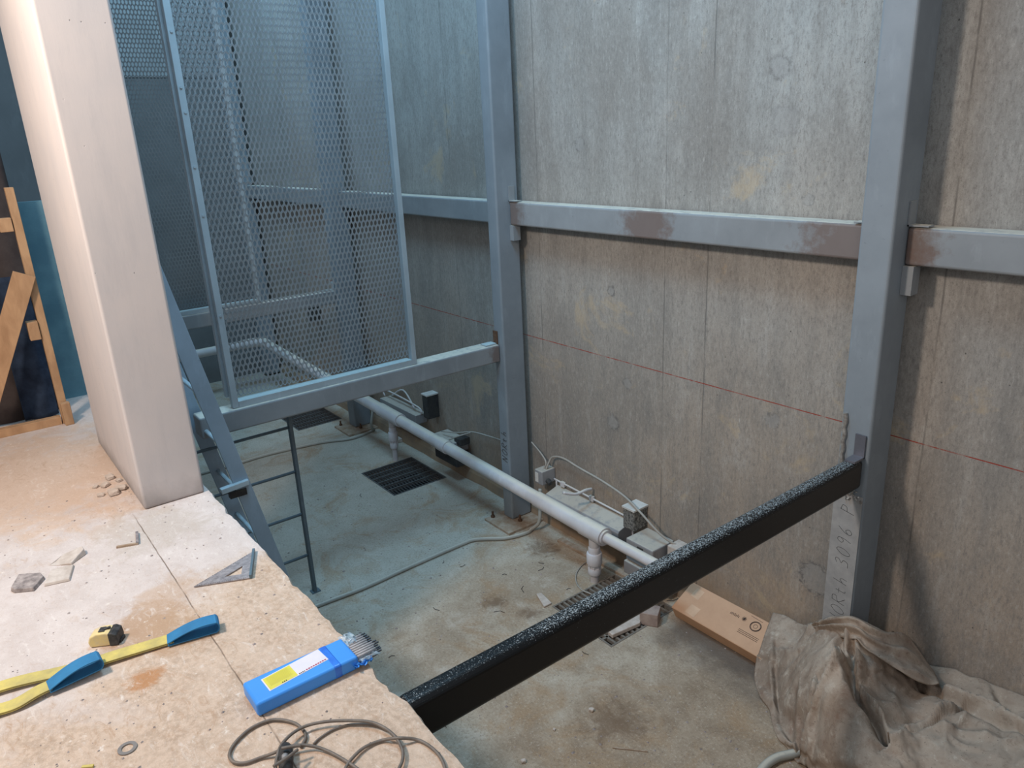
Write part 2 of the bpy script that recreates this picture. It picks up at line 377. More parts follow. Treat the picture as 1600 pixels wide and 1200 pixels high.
def clothmat():
    t = NT('grimy_canvas', .95, 0, .1)
    n1 = t.noise(3.2, 6, .65, dist=.6); n2 = t.noise(12, 6, .7, dist=.4); n3 = t.noise(90, 4, .75)
    c = t.mix(t.ramp(n1, .38, .62), (.43, .35, .285), (.27, .205, .16))
    c = t.mix(t.ramp(n2, .54, .68, 0, .7), c, (.23, .145, .105))
    c = t.mix(t.ramp(n2, .45, .32, 0, .6), c, (.58, .51, .43))
    x = t.sep()[0]
    c = t.mix(t.math('MULTIPLY', t.ramp(t.math('ADD', x, t.ramp(n1, 0, 1, -.3, .3)), -1.25, -.95), .6), c, (.34, .285, .235))
    c = t.mix(t.ramp(n3, .64, .70, 0, .9), c, (.05, .04, .035))
    n4 = t.noise(26, 6, .78, dist=.5)
    c = t.mix(t.ramp(n4, .55, .68, 0, .6), c, (.17, .125, .095))
    c = t.mix(t.ramp(n4, .42, .32, 0, .4), c, (.60, .54, .46))
    t.col(c); t.bump(t.math('ADD', n3, t.math('MULTIPLY', n2, 1.2)), .25, .004); return t.m
M_CLOTH = clothmat()

# ------------------------------------------------------------------ the setting
WY = 3.33
b = MB(); b.box((-10.6, WY, -.3), (2.4, WY+.3, 6.5)); struct(b.build('wall_right', M_WALL))
# pit floor with openings for the two sumps
SUMPS = [(-5.86, -5.25, 2.62, 3.15), (-3.17, -2.64, 2.60, 3.16), (-8.0, -7.3, 2.62, 3.12)]
b = MB()
xs = sorted({-10.6, 2.4, *[q for s in SUMPS for q in s[:2]]}); ys = sorted({.70, WY, *[q for s in SUMPS for q in s[2:]]})
for i in range(len(xs)-1):
    for j in range(len(ys)-1):
        cx, cy = (xs[i]+xs[i+1])/2, (ys[j]+ys[j+1])/2
        if any(s[0] < cx < s[1] and s[2] < cy < s[3] for s in SUMPS): continue
        b.add([(xs[i],ys[j],0),(xs[i+1],ys[j],0),(xs[i+1],ys[j+1],0),(xs[i],ys[j+1],0)], [(0,1,2,3)])
for s in SUMPS:
    x0, x1, y0, y1 = s; d = -.18
    b.add([(x0,y0,0),(x1,y0,0),(x1,y1,0),(x0,y1,0),(x0,y0,d),(x1,y0,d),(x1,y1,d),(x0,y1,d)], [(0,4,5,1),(1,5,6,2),(2,6,7,3),(3,7,4,0),(4,7,6,5)])
me = bpy.data.meshes.new('floor'); me.from_pydata([tuple(v) for v in b.v], [], b.f)
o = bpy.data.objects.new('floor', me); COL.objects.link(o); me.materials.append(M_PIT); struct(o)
for sx0, sx1, sy0, sy1 in SUMPS:
    b = MB(); b.box((sx0, sy0, -.179), (sx1, sy1, -.15)); struct(b.build('sump_shade', M_VOID))  # near-black sheet standing in for the shade down in each sump
# kerb at the foot of the wall, stained ochre
b = MB(); pr_ = []
N = 120
for i in range(N+1):
    x = -9.5 + 9.9*i/N; h = .105 + .018*noise.noise(Vector((x*3, 0, 0))); d = .014*noise.noise(Vector((x*4, 5, 0)))
    for (yy, z) in ((3.275+d, 0), (3.285+d, h*.7), (3.30+d, h), (3.335, h+.01)): b.v.append(Vector((x, yy, z)))
for i in range(N):
    for k in range(3): b.f.append((i*4+k, (i+1)*4+k, (i+1)*4+k+1, i*4+k+1))
struct(b.build('trim_1', M_KERB))
# far wall of the shaft and an unseen wall added at the pit's near end
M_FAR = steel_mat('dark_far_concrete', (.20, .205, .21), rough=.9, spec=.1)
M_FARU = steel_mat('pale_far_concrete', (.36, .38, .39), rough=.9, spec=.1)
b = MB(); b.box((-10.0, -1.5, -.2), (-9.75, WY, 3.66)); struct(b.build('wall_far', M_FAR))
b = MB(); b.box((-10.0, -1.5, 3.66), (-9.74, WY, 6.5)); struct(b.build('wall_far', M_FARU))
b = MB(); b.box((1.9, .7, -.2), (2.2, WY, 1.42)); struct(b.build('wall_light_block', M_WALL))  # out of view, added to keep world light from entering the pit
# landing slab with its broken edge
b = MB(); N = 520; x0, x1 = -9.7, 2.2
def edge(x):
    e = .735 + .009*noise.noise(Vector((x*9, 1, 0))) + .005*noise.noise(Vector((x*33, 2, 0)))
    for (cx, w_, d_) in ((-1.66, .035, .012), (-1.60, .02, .008), (-1.50, .05, -.008), (-1.95, .02, .008), (-2.3, .03, .008), (-3.0, .03, .010)):
        e -= d_*math.exp(-((x-cx)/w_)**2)*(1+.5*noise.noise(Vector((x*80, 0, 0))))
    return e
for i in range(N+1):
    t_ = i/N; x = x0 + (x1-x0)*t_
    e = edge(x)
    for (yy, z) in ((-4.0, 1.42), (e-.02, 1.42), (e-.006, 1.418), (e, 1.408+.004*noise.noise(Vector((x*40, 3, 0)))), (e+.006+.004*noise.noise(Vector((x*30, 8, 0))), 1.36), (.742, 1.25), (.742, -.1)):
        b.v.append(Vector((x, yy, z)))
for i in range(N):
    for k in range(6): b.f.append((i*7+k, i*7+k+1, (i+1)*7+k+1, (i+1)*7+k))
struct(b.build('floor', M_SLAB))
# the pier beside the opening
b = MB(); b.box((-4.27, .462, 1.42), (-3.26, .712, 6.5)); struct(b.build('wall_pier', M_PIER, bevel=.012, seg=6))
# back of the side room
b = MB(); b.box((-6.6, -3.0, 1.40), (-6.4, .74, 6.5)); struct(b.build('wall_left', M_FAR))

# ------------------------------------------------------------------ posts
def scribble(mb, strokes, org, right, up, size, r=.0018, slant=.15):
    adv = 0
    for ch in strokes:
        if ch is None: adv += .6; continue
        for line in ch:
            pts = [Vector(org) + Vector(right)*((adv + px + slant*py)*size) + Vector(up)*(py*size) for px, py in line]
            if len(pts) > 2: pts = smooth_path(pts, 4)
            mb.tube(pts, r, 5)
        adv += .85
G = {'N': [[(0,0),(.02,1),(.5,0),(.55,1.02)]], 'O': [[(.3,1),(.05,.6),(.08,.15),(.32,0),(.56,.35),(.52,.8),(.3,1)]],
     'R': [[(.05,0),(.1,.98)],[(.08,.95),(.45,.95),(.5,.65),(.1,.5),(.55,0)]], 't': [[(.2,.75),(.22,.1),(.38,.05)],[(.02,.5),(.42,.52)]],
     'h': [[(.1,1),(.05,0)],[(.06,.3),(.28,.5),(.42,.35),(.42,0)]], '3': [[(.05,.9),(.35,1),(.42,.75),(.18,.55),(.45,.4),(.38,.08),(.02,.05)]],
     '0': [[(.28,1),(.05,.6),(.1,.12),(.3,0),(.5,.4),(.46,.85),(.28,1)]], '9': [[(.45,.75),(.28,.55),(.08,.7),(.2,.98),(.42,.9),(.46,.5),(.35,0)]],
     '6': [[(.4,1),(.12,.55),(.08,.15),(.28,0),(.46,.2),(.3,.45),(.1,.3)]], 'M': [[(0,0),(.08,1),(.3,.4),(.52,1),(.6,0)]], 'P': [[(.05,0),(.1,1)],[(.1,.95),(.45,.85),(.4,.55),(.08,.5)]]}
# N drawn as straight strokes
G['N'] = [[(0,0),(.05,1)],[(.05,1),(.45,0)],[(.45,0),(.52,1.02)]]
G['M'] = [[(0,0),(.05,1)],[(.05,1),(.28,.35)],[(.28,.35),(.52,1)],[(.52,1),(.56,0)]]

def post(x0, x1, label, text=None, org=None, size=.07, plate=True, y0=3.085, y1=3.275):
    p = thing('steel_post', label, 'post', ((x0+x1)/2, 3.18, 0))
    b = MB(); b.box((x0, y0, .02), (x1, y1, 6.4)); b.build('shaft', M_POST, p, bevel=.014, seg=4)
    if plate:
        b = MB(); b.box((x0-.06, 2.94, 0), (x1+.145, 3.274, .02)); b.build('base_plate', M_RUSTPL, p, bevel=.002)
        for (ax, ay) in ((x1+.05, 3.12), (x0-.03, 3.0)):
            b = MB(); b.tube([(ax, ay, .02), (ax, ay, .07)], .009, 10); b.tube([(ax, ay, .02), (ax, ay, .036)], .017, 6); b.build('anchor_bolt', M_RUST, p)
    if text:
        for word, dz in text:
            b = MB(); scribble(b, [G[c] for c in word], (org[0], org[1], org[2]+dz), (0,0,1), (-1,0,0), size); b.build('handwriting', M_PENCIL, p)
    return p
P1 = post(-4.32, -4.207, 'blue-grey steel post right of the near mesh screen, on a dusty base plate', (('NORth', 0),), (-4.232, 3.0835, .50), .062)
P2 = post(-1.65, -1.507, 'square blue-grey steel post nearest the camera, handwritten number low on its face', (('NORth', 0), ('3096', .32), ('P', .60)), (-1.545, 3.0835, .515), .066)
P3 = post(-7.045, -6.90, 'square steel post seen through the near mesh screen')
P4 = post(-9.62, -9.48, 'farthest steel post, in the shaft corner behind both mesh screens', plate=False)
# bare strip and old weld remains on the nearest post
b = MB(); b.box((-1.648, 3.0825, .3), (-1.512, 3.0845, 1.22)); b.build('primer_patch', M_PRIMER, P2)
b = MB(); pts = [(-1.628+.003*math.sin(i*1.7), 3.078, 1.35+.018*i) for i in range(15)]
b.tube(smooth_path(pts, 3), .011, 8); b.build('weld_bead', plain('bright_weld_metal', (.45, .43, .40), .4, .4, (.25, .22, .2), 50), P2)
b = MB()
for i in range(26):
    a = Vector((-1.63+random.random()*.11, 3.079, 1.20+random.random()*.05)); b.tube([a, a+Vector((random.uniform(-.012,.012), -.004, random.uniform(-.02,.02)))], .005, 5)
b.build('weld_spatter', plain('silver_spatter', (.5, .48, .45), .4, .5, (.2, .17, .15), 60), P2)
# rail clips: small angles welded where the beams meet a post
def clip(parent, x, y, z, sx=1, sy=0, w_=.05, mat=None):
    """upright leg against the post and a foot over the beam; opens along sx or sy"""
    b = MB(); m_ = mat or M_BEAM; t_ = .006
    if sx:   # on the +X (or -X) face of a post
        b.box((min(x, x+sx*t_), y, z), (max(x, x+sx*t_), y+w_, z+.10)); b.box((min(x, x+sx*.085), y, z), (max(x, x+sx*.085), y+w_, z+t_))
    else:    # on the -Y face of a post
        b.box((x, y-t_, z), (x+w_, y, z+.09)); b.box((x, y-.085, z), (x+w_, y, z+t_))
    return b.build('clip_angle', m_, parent)
clip(P1, -4.206, 3.19, 2.425); clip(P2, -1.506, 3.19, 2.425); clip(P2, -1.651, 3.19, 2.425, sx=-1)
b = MB(); b.box((-4.206, 3.19, 2.16), (-4.165, 3.25, 2.262)); b.build('lower_clip', M_BEAM, P1)
b = MB(); b.box((-1.506, 3.19, 2.14), (-1.46, 3.25, 2.262)); b.build('lower_clip', M_BEAM, P2)

# ------------------------------------------------------------------ horizontal tubes
def rail(x0, x1, label, z0=2.265, z1=2.42):
    b = MB(); b.box((x0, 3.195, z0), (x1, 3.318, z1)); o = b.build('wall_rail', M_BEAM, bevel=.012, seg=3)
    tag(o, label, 'beam'); return o
rail(-9.46, -7.047, 'farthest grey steel tube along the concrete wall, seen through both mesh screens')
rail(-6.898, -4.322, 'grey dusty wall tube ending at the left side of the middle post')
r1 = rail(-4.205, -1.652, 'long rust-marked grey steel tube on the wall between the two nearest posts')
rail(-1.505, 2.2, 'grey steel tube on the wall running right from the nearest post')
def cross(x0, x1, z0, z1, ya, label, mat, name='cross_beam', bev=.012, yb=3.083):
    b = MB(); b.box((x0, ya, z0), (x1, yb, z1)); return tag(b.build(name, mat, bevel=bev, seg=6), label, 'beam')
cross(-4.385, -4.25, 1.295, 1.423, .97, 'grey dusty steel tube crossing the pit below the near mesh screen', M_BEAM)
cross(-7.12, -6.985, 1.335, 1.463, .80, 'distant grey steel tube crossing the pit below the far mesh screen', M_BEAM)
cb = cross(-1.590, -1.522, 1.264, 1.408, .728, 'black freshly painted steel tube spanning from the slab edge to the nearest post', M_BLACK, bev=.024)
o_ = thing('clip_bracket', 'bare grey angle bracket on the end of the black tube against the nearest post', 'bracket', (-1.54, 3.05, 1.43))
b = MB(); b.box((-1.572, 3.074, 1.410), (-1.524, 3.082, 1.520)); b.build('upright_leg', plain('mill_grey_steel', (.19, .19, .22), .4, .5), o_)
b = MB(); b.box((-1.572, 3.00, 1.4095), (-1.524, 3.082, 1.419)); b.build('foot', plain('mill_grey_steel_foot', (.21, .21, .24), .4, .5), o_)
o_ = thing('clip_bracket', 'small dusty angle bracket on the end of the grey cross tube against the middle post', 'bracket', (-4.3, 3.05, 1.425))
b = MB(); b.box((-4.315, 3.074, 1.4245), (-4.268, 3.082, 1.52)); b.build('upright_leg', M_RUST, o_)
b = MB(); b.box((-4.345, 2.98, 1.4245), (-4.275, 3.072, 1.432)); b.build('foot', M_FRAME, o_)
o_ = thing('clip_bracket', 'far small angle bracket on the distant cross tube, behind the mesh', 'bracket', (-7.05, 3.05, 1.46))
b = MB(); b.box((-7.05, 3.074, 1.4645), (-7.0, 3.082, 1.55)); b.build('upright_leg', M_FRAME, o_)
b = MB(); b.box((-7.08, 2.98, 1.4645), (-7.0, 3.072, 1.472)); b.build('foot', M_FRAME, o_)

# ------------------------------------------------------------------ mesh screens
def screen(X, y0, y1, z0, z1, label, mm=None):
    s = thing('mesh_screen', label, 'screen', (X, (y0+y1)/2, z0))
    fw, fd = .036, .042
    b = MB(); b.box((X-fd, y0, z0), (X, y0+fw, z1)); b.build('side_stile', M_FRAME, s, bevel=.003)
    b = MB(); b.box((X-fd, y1-fw, z0), (X, y1, z1)); b.build('side_stile', M_FRAME, s, bevel=.003)
    b = MB(); b.box((X-.006, y0+fw, z0), (X, y1-fw, z0+.036)); b.box((X-.075, y0+fw, z0+.03), (X-.006, y1-fw, z0+.036)); b.build('bottom_rail', M_FRAME, s)
    b = MB(); b.box((X-fd, y0+fw, z1-.036), (X, y1-fw, z1)); b.build('top_rail', M_FRAME, s)
    b = MB(); b.box((X-fd-.05, y0-.012, z0+.06), (X-fd-.012, y0+.01, z1)); b.build('back_angle', M_FRAME, s)
    for zz in (z0+.55, z0+1.1, z0+1.35, z0+1.62, z0+1.74, z0+2.0):
        c = MB(); c.tube([(X-.001, y0+fw*.5, zz), (X+.004, y0+fw*.5, zz)], .007, 10); c.build('rivet', M_FRAME, s)
    # expanded metal, one mesh
    b = MB(); pw, ph = .027, .050; xm = X - .048
    ny = int((y1-y0-.04)/pw); nz = int((z1-z0-.09)/ph*2)
    oy = (pw/2, ph/2*.98)
    outer = [(0, ph*.5), (pw*.5, ph*.20), (pw*.5, -ph*.20), (0, -ph*.5), (-pw*.5, -ph*.20), (-pw*.5, ph*.20)]
    k = .70
    rowh = ph*.70
    nz = int((z1-z0-.1)/rowh)
    for j in range(nz):
        for i in range(ny):
            cy = y0+.03 + pw*(i + .5 + (.5 if j % 2 else 0)); cz = z0+.075 + rowh*j
            if cy > y1-.03: continue
            O = [(xm + .003*(1 if q[1] > 0 else -1), cy+q[0], cz+q[1]) for q in outer]; I = [(xm, cy+q[0]*.66, cz+q[1]*k) for q in outer]
            b.add(O+I, [(a, (a+1) % 6, 6+(a+1) % 6, 6+a) for a in range(6)])
    me_ = b.build('expanded_mesh', mm or M_MESH, s)
    md = me_.modifiers.new('solid', 'SOLIDIFY'); md.thickness = .002
    return s
screen(-4.272, 1.170, 2.405, 1.4245, 4.3, 'tall expanded-metal mesh screen standing on the near grey cross tube')
screen(-7.00, 1.10, 2.34, 1.4645, 4.9, 'far mesh screen seen through the near one, on the distant cross tube', steel_mat('dark_expanded_metal', (.20, .23, .25), (.26, .28, .29), rough=.6))

# ------------------------------------------------------------------ ladders
L = thing('pit_ladder', 'thin dark rod ladder standing on the pit floor below the grey cross tube', 'ladder', (-4.36, 1.5, 0))
for yy in (1.516, .80):
    b = MB(); b.bar((-4.36, yy, 0), (-4.36, yy, 1.29), .022, .040, up=(1,0,0)); b.build('stringer', M_THIN, L, bevel=.003)
for k in range(4):
    b = MB(); z = .285 + .302*k; b.tube([(-4.36, .80, z), (-4.36, 1.516, z)], .010, 8); b.build('rung', M_THIN, L, smooth=True)
b = MB(); b.box((-4.385, 1.49, 0), (-4.335, 1.55, .006)); b.build('foot_plate', M_THIN, L)
L = thing('leaning_ladder', 'blue steel ladder leaning against the slab edge beside the pale pier', 'ladder', (-3.95, 1.2, 0))
def lean(X, t): # t: height
    return Vector((X, .838 + (2.15 - t)*.196, t))
for X in (-3.87, -4.42):
    b = MB(); p, q = lean(X, .004), lean(X, 2.35); b.bar(p, q, .012, .082, up=(0, 1, .0)); 
    # broad face must look along X
    b = MB(); d = (q-p).normalized(); n_ = Vector((1,0,0)); a = d.cross(n_).normalized()
    vs = [c + a*i*.042 + n_*j*.008 for c in (p, q) for i, j in ((-1,-1),(1,-1),(1,1),(-1,1))]
    b.add(vs, [(3,2,1,0),(4,5,6,7),(0,1,5,4),(1,2,6,5),(2,3,7,6),(3,0,4,7)]); b.build('side_rail', M_LADDER, L, bevel=.002)
for z in (.10, .40, .71, 1.02, 1.34, 1.65, 1.96, 2.27):
    b = MB(); p = lean(-3.87, z); q = lean(-4.42, z); b.tube([p, q], .013, 10); b.build('rung', M_RUNG, L, smooth=True)
b = MB(); p = aty(345, 768, .98); p = atx(345, 768, -3.855); q = atx(388, 752, -3.855); b.bar(p, q, .034, .03, up=(0,0,1)); b.build('latch_bar', M_RUNG, L, bevel=.003)
b = MB(); c = atx(372, 768, -3.86); b.box(c-Vector((.03,.045,.03)), c+Vector((.004,.045,.008))); b.build('latch_block', M_DARKBOX, L)

# ------------------------------------------------------------------ drain pipe
D = thing('drain_pipe', 'long pale dusty plastic drain pipe running along the wall with two drops into the grates', 'pipe', (-4.3, 3.0, .4))
PY = 3.0
def pz(x): return .545 + (x + 9.0)*(.375 - .545)/(5.8) if x < -3.2 else .375 + (x+3.2)*0.0
ex = -9.15
def seg(pts, r, name='pipe_length', mat=None):
    b = MB(); b.tube(pts, r, 24); return b.build(name, mat or M_PVC, D, smooth=False if len(pts) == 0 else True, ang=40)
def flat_caps(o):
    for p in o.data.polygons:
        if len(p.vertices) > 6: p.use_smooth = False
    md = o.modifiers.new('es', 'EDGE_SPLIT'); md.split_angle = math.radians(40)
for pts, r, nm in (
    ([(-8.95, PY, pz(-8.95)), (-5.98, PY, pz(-5.98))], .055, 'pipe_length'),
    ([(-5.75, PY, pz(-5.75)), (-3.3, PY, pz(-3.3))], .050, 'pipe_length'),
    ([(-3.18, PY, pz(-3.2)), (-2.52, PY, .375)], .034, 'pipe_length'),
    ([(-6.1, PY, pz(-6.1)), (-5.72, PY, pz(-5.72))], .062, 'coupling'),
    ([(-5.06, PY, pz(-5.06)), (-4.94, PY, pz(-4.94))], .057, 'coupling'),
    ([(-3.78, PY, pz(-3.78)), (-3.28, PY, pz(-3.28))], .056, 'coupling'),
    ([(-3.30, PY, pz(-3.3)), (-3.10, PY, pz(-3.15))], .062, 'tee_body'),
    ([(-3.10, PY, pz(-3.15)), (-3.085, PY, pz(-3.15))], .050, 'reducer_ring')):
    flat_caps(seg(pts, r, nm))
el = smooth_path([(-8.95, PY, pz(-8.95)), (-9.1, PY, pz(-9.1)), (-9.2, PY-.1, .55), (-9.2, PY-.25, .55)], 6)
flat_caps(seg(el, .058, 'elbow')); flat_caps(seg([(-9.2, PY-.25, .55), (-9.2, .8, .55)], .052, 'pipe_length'))
def drop(x, ptop, s=1.0):
    prof = [(ptop-.03, .036, 'drop_neck', .09), (ptop-.11, .040, 'union_nut', .05), (ptop-.155, .052, 'valve_body', .085), (ptop-.235, .038, 'union_nut', .035), (ptop-.265, .044, 'drop_collar', .05)]
    for z, r, nm, h in prof:
        b = MB(); b.tube([(x, PY, z), (x, PY, z-.008), (x, PY, z-h+.008), (x, PY, z-h)], [r*.93*s, r*s, r*s, r*.93*s], 24)
        flat_caps(b.build(nm, M_PVCW if nm != 'drop_neck' else M_PVC, D, smooth=True))
    b = MB(); b.tube([(x, PY, ptop-.31), (x, PY, -.1)], .028*s, 20); flat_caps(b.build('drop_neck', M_PVC, D, smooth=True))
    b = MB()
    for a in range(8):
        an = a*math.pi/4; b.box((-.004,-.004,0),(.004,.004,.04), Matrix.Translation((x+.039*s*math.cos(an), PY+.039*s*math.sin(an), ptop-.272)))
    b.build('grip_ribs', M_PVCW, D)
drop(-3.2, pz(-3.2)); drop(-5.9, pz(-5.9)-.01, .85)

# ------------------------------------------------------------------ floor grates
def grate(s, label, mat, ystep, xstep, barw=.006, cw=.004, cz=-.003):
    x0, x1, y0, y1 = s; g = thing('floor_grate', label, 'grate', ((x0+x1)/2, (y0+y1)/2, 0))
    b = MB(); w_ = .012
    for a, c in (((x0, y0, -.03), (x1, y0+w_, .003)), ((x0, y1-w_, -.03), (x1, y1, .003)), ((x0, y0+w_, -.03), (x0+w_, y1-w_, .003)), ((x1-w_, y0+w_, -.03), (x1, y1-w_, .003))): b.box(a, c)
    b.build('grate_frame', mat, g)
    x = x0 + w_ + xstep
    while x < x1 - w_ - xstep*.4:
        c = MB(); c.box((x-barw/2, y0+w_, -.03), (x+barw/2, y1-w_, .0)); c.build('bearing_bar', mat, g); x += xstep
    b = MB(); y = y0 + w_ + ystep
    while y < y1 - w_ - ystep*.4:
        b.box((x0+w_, y-cw, -.022), (x1-w_, y+cw, cz)); y += ystep
    b.build('cross_bars', mat, g); return g
grate(SUMPS[0], 'dark square floor grate under the small pipe drop, left of the middle post', M_GRATE, .03, .092, .012, .002, -.012)
grate(SUMPS[1], 'dusty slotted floor grate partly hidden by the black tube', M_GRATE2, .038, .086, .014, .0075, .0)
grate(SUMPS[2], 'farthest dark floor grate, seen just under the grey cross tube', M_GRATE, .03, .10, .012, .002, -.012)

# ------------------------------------------------------------------ cables and wall fittings by the pit floor
def cable(name, pts, r, mat, label, n=6, sides=8):
    b = MB(); b.tube(smooth_path(pts, n), r, sides); o = b.build(name, mat, smooth=True); return tag(o, label, 'cable')
fl = [atz(x, y, .014) for x, y in ((500, 945), (570, 918), (640, 886), (720, 851), (745, 843), (790, 841), (822, 833))]
fl = [Vector((-4.17, 1.1, .014)), Vector((-4.17, .78, .014))][::-1] + fl
fl += [Vector((-4.0, 3.11, .02)), Vector((-3.96, 3.15, .08)), Vector((-3.965, 3.17, .2)), Vector((-3.97, 3.18, .34))]
cable('flexible_conduit', fl, .014, M_COND, 'thick grey flexible conduit crossing the pit floor in front of the middle post')
c2 = [Vector((-6.87, .9, .014))] + [atz(x, y, .014) for x, y in ((315, 740), (370, 725), (420, 710), (500, 692), (550, 685), (583, 672))] + [Vector((-6.68, 3.16, .08)), Vector((-6.7, 3.22, .3))]
cable('flexible_conduit', c2, .014, M_COND, 'far grey flexible conduit crossing the floor behind the thin rod ladder')
sb = thing('junction_box', 'small grey switch box on the wall just right of the middle post', 'box', (-4.0, 3.26, .42))
b = MB(); b.box((-4.055, 3.20, .36), (-3.965, 3.329, .47)); b.build('housing', M_EBOX, sb, bevel=.006)
b = MB(); b.box((-4.045, 3.197, .375), (-4.01, 3.2, .45)); b.build('white_plate', M_PALE, sb)
b = MB(); b.tube([(-3.965, 3.25, .39), (-3.93, 3.25, .375)], .02, 10); b.build('cable_gland', M_DARKBOX, sb)
gx = [Vector((-4.01, 3.26, .47)), aty(853, 722, 3.27), aty(845, 708, 3.29), Vector((-4.19, 3.29, .62))]
cable('thin_cable', gx, .006, M_CABLE, 'short thin cable looping from the middle post into the small switch box')
wl = [Vector((-3.99, 3.26, .47)), aty(858, 722, 3.28), aty(864, 714, 3.29), aty(880, 716, 3.29), aty(905, 731, 3.29), aty(940, 751, 3.29), aty(975, 775, 3.26), aty(1000, 800, 3.20), aty(1032, 835, 3.22), aty(1062, 855, 3.28), aty(1075, 862, 3.29)]
cable('thin_cable', wl, .0075, M_CABLE, 'long thin cable arching along the wall above the grey enclosure')
en = thing('electrical_enclosure', 'long grey dusty metal enclosure along the foot of the wall behind the drain pipe', 'enclosure', (-3.6, 3.25, .25))
b = MB(); b.prism([(0, 3.19, .17), (0, 3.19, .295), (0, 3.20, .31), (0, 3.322, .345), (0, 3.322, .17)], (-3.93, 0, 0), (-3.17, 0, 0)); b.build('housing', M_EBOX, en, bevel=.004)
b = MB(); b.tube(smooth_path([(-3.93, 3.31, .30), (-3.93, 3.31, .378), (-3.90, 3.31, .385), (-3.2, 3.31, .365), (-3.155, 3.31, .355), (-3.15, 3.31, .30), (-3.15, 3.31, .18)], 4), .007, 8); b.build('tube_frame', M_PVC, en, smooth=True)
for x in (-3.86, -3.55, -3.2):
    b = MB(); b.box((x-.02, 3.30, .355), (x+.02, 3.322, .395)); b.build('bracket', M_PVC, en, bevel=.003)
cable('thin_cable', [aty(880, 770, 3.06), aty(900, 772, 3.15), aty(915, 766, 3.24), aty(924, 764, 3.30)], .011, M_PVC, 'short pale stub pipe crossing over the long enclosure')
bk = MB(); bk.box((-3.135, 3.20, .36), (-3.035, 3.329, .505))
bk = bk.build('terminal_box', M_BLACKTAPE, bevel=.008); tag(bk, 'small dark speckled box with dusty top, above the grey windowed box', 'box')
b = MB(); b.box((-3.14, 3.195, .505), (-3.03, 3.329, .517)); b.build('cap', M_PALE, bk)
jb = thing('junction_box', 'larger grey box with a small window, right of the long enclosure', 'box', (-2.95, 3.2, .3))
b = MB(); b.box((-3.03, 3.12, .20), (-2.80, 3.322, .355)); b.build('housing', M_EBOX, jb, bevel=.008)
b = MB(); b.box((-2.93, 3.117, .305), (-2.88, 3.12, .335)); b.build('window', M_DARKBOX, jb)
b = MB(); b.box((-3.04, 3.11, .10), (-2.72, 3.322, .19)); b.build('lower_tray', M_EBOX, jb, bevel=.006)
b = MB(); b.box((-3.06, 3.20, .012), (-3.02, 3.29, .10)); b.build('foot', M_DARKBOX, jb)
b = MB(); b.box((-2.77, 3.22, .26), (-2.66, 3.329, .375)); o = b.build('junction_box', M_STONE, bevel=.006); tag(o, 'small dust-covered pale box half hidden behind the black tube, on the wall', 'box')
# strip on the floor beside the grate
b = MB(); b.bar((-3.75, 3.17, .012), (-2.9, 3.20, .012), .05, .022); tag(b.build('steel_flat_bar', M_RUSTPL, bevel=.003), 'dusty flat bar lying on the pit floor along the kerb behind the pipe drop', 'bar')
cable('wire_loop', [atz(x, y, .006) for x, y in ((935, 875), (915, 879), (902, 893), (900, 908), (908, 921), (925, 929), (935, 935))], .004, M_CABLE, 'thin wire loop lying beside the slotted grate')
# far cluster
fb = thing('junction_box', 'far cluster box with dusty lid behind the pipe, left of the middle post', 'box', (-5.2, 3.2, .3))
b = MB(); b.box((-5.45, 3.12, .26), (-5.12, 3.322, .36)); b.build('housing', M_EBOX, fb, bevel=.01)
b = MB(); b.box((-5.16, 3.20, .34), (-5.06, 3.30, .40)); b.build('lid_block', M_DARKBOX, fb, bevel=.004)
b = MB(); b.box((-5.40, 3.14, .16), (-5.05, 3.30, .26)); b.build('lower_tray', M_DARKBOX, fb, bevel=.01)
b = MB(); b.box((-5.67, 3.21, .44), (-5.58, 3.329, .66)); fbx = tag(b.build('terminal_box', M_DARKBOX, bevel=.006), 'tall dark box with dusty top on the wall, far left behind the pipe', 'box')
b = MB(); b.box((-5.675, 3.205, .66), (-5.575, 3.329, .672)); b.build('cap', M_PALE, fbx)
fe = thing('electrical_enclosure', 'far grey enclosure with a pale tube frame behind the pipe coupling', 'enclosure', (-6.1, 3.25, .3))
b = MB(); b.box((-6.5, 3.2, .33), (-5.8, 3.322, .42)); b.build('housing', M_EBOX, fe, bevel=.004)
b = MB(); b.tube(smooth_path([(-6.5, 3.26, .43), (-6.48, 3.26, .50), (-5.85, 3.26, .48), (-5.8, 3.26, .42)], 5), .008, 8); b.tube(smooth_path([(-6.45, 3.31, .43), (-6.2, 3.31, .55), (-5.9, 3.25, .46)], 5), .008, 8); b.build('tube_frame', M_PVC, fe, smooth=True)
cable('thin_cable', [aty(x, y, Y_) for x, y, Y_ in ((690, 674, 3.2), (715, 676, 3.24), (738, 675, 3.28), (762, 681, 3.29), (790, 690, 3.29))], .006, M_CABLE, 'thin cable arching from the far cluster box to the middle post')
cable('thin_cable', [aty(x, y, Y_) for x, y, Y_ in ((700, 688, 3.06), (718, 681, 3.2), (735, 676, 3.27))], .006, M_CABLE, 'short thin cable joining the far cluster box over the drain pipe')
b = MB(); b.box((-8.12, 3.22, .95), (-8.0, 3.329, 1.12)); tag(b.build('terminal_box', M_DARKBOX, bevel=.006), 'small dark box on the wall seen low through the near mesh screen', 'box')

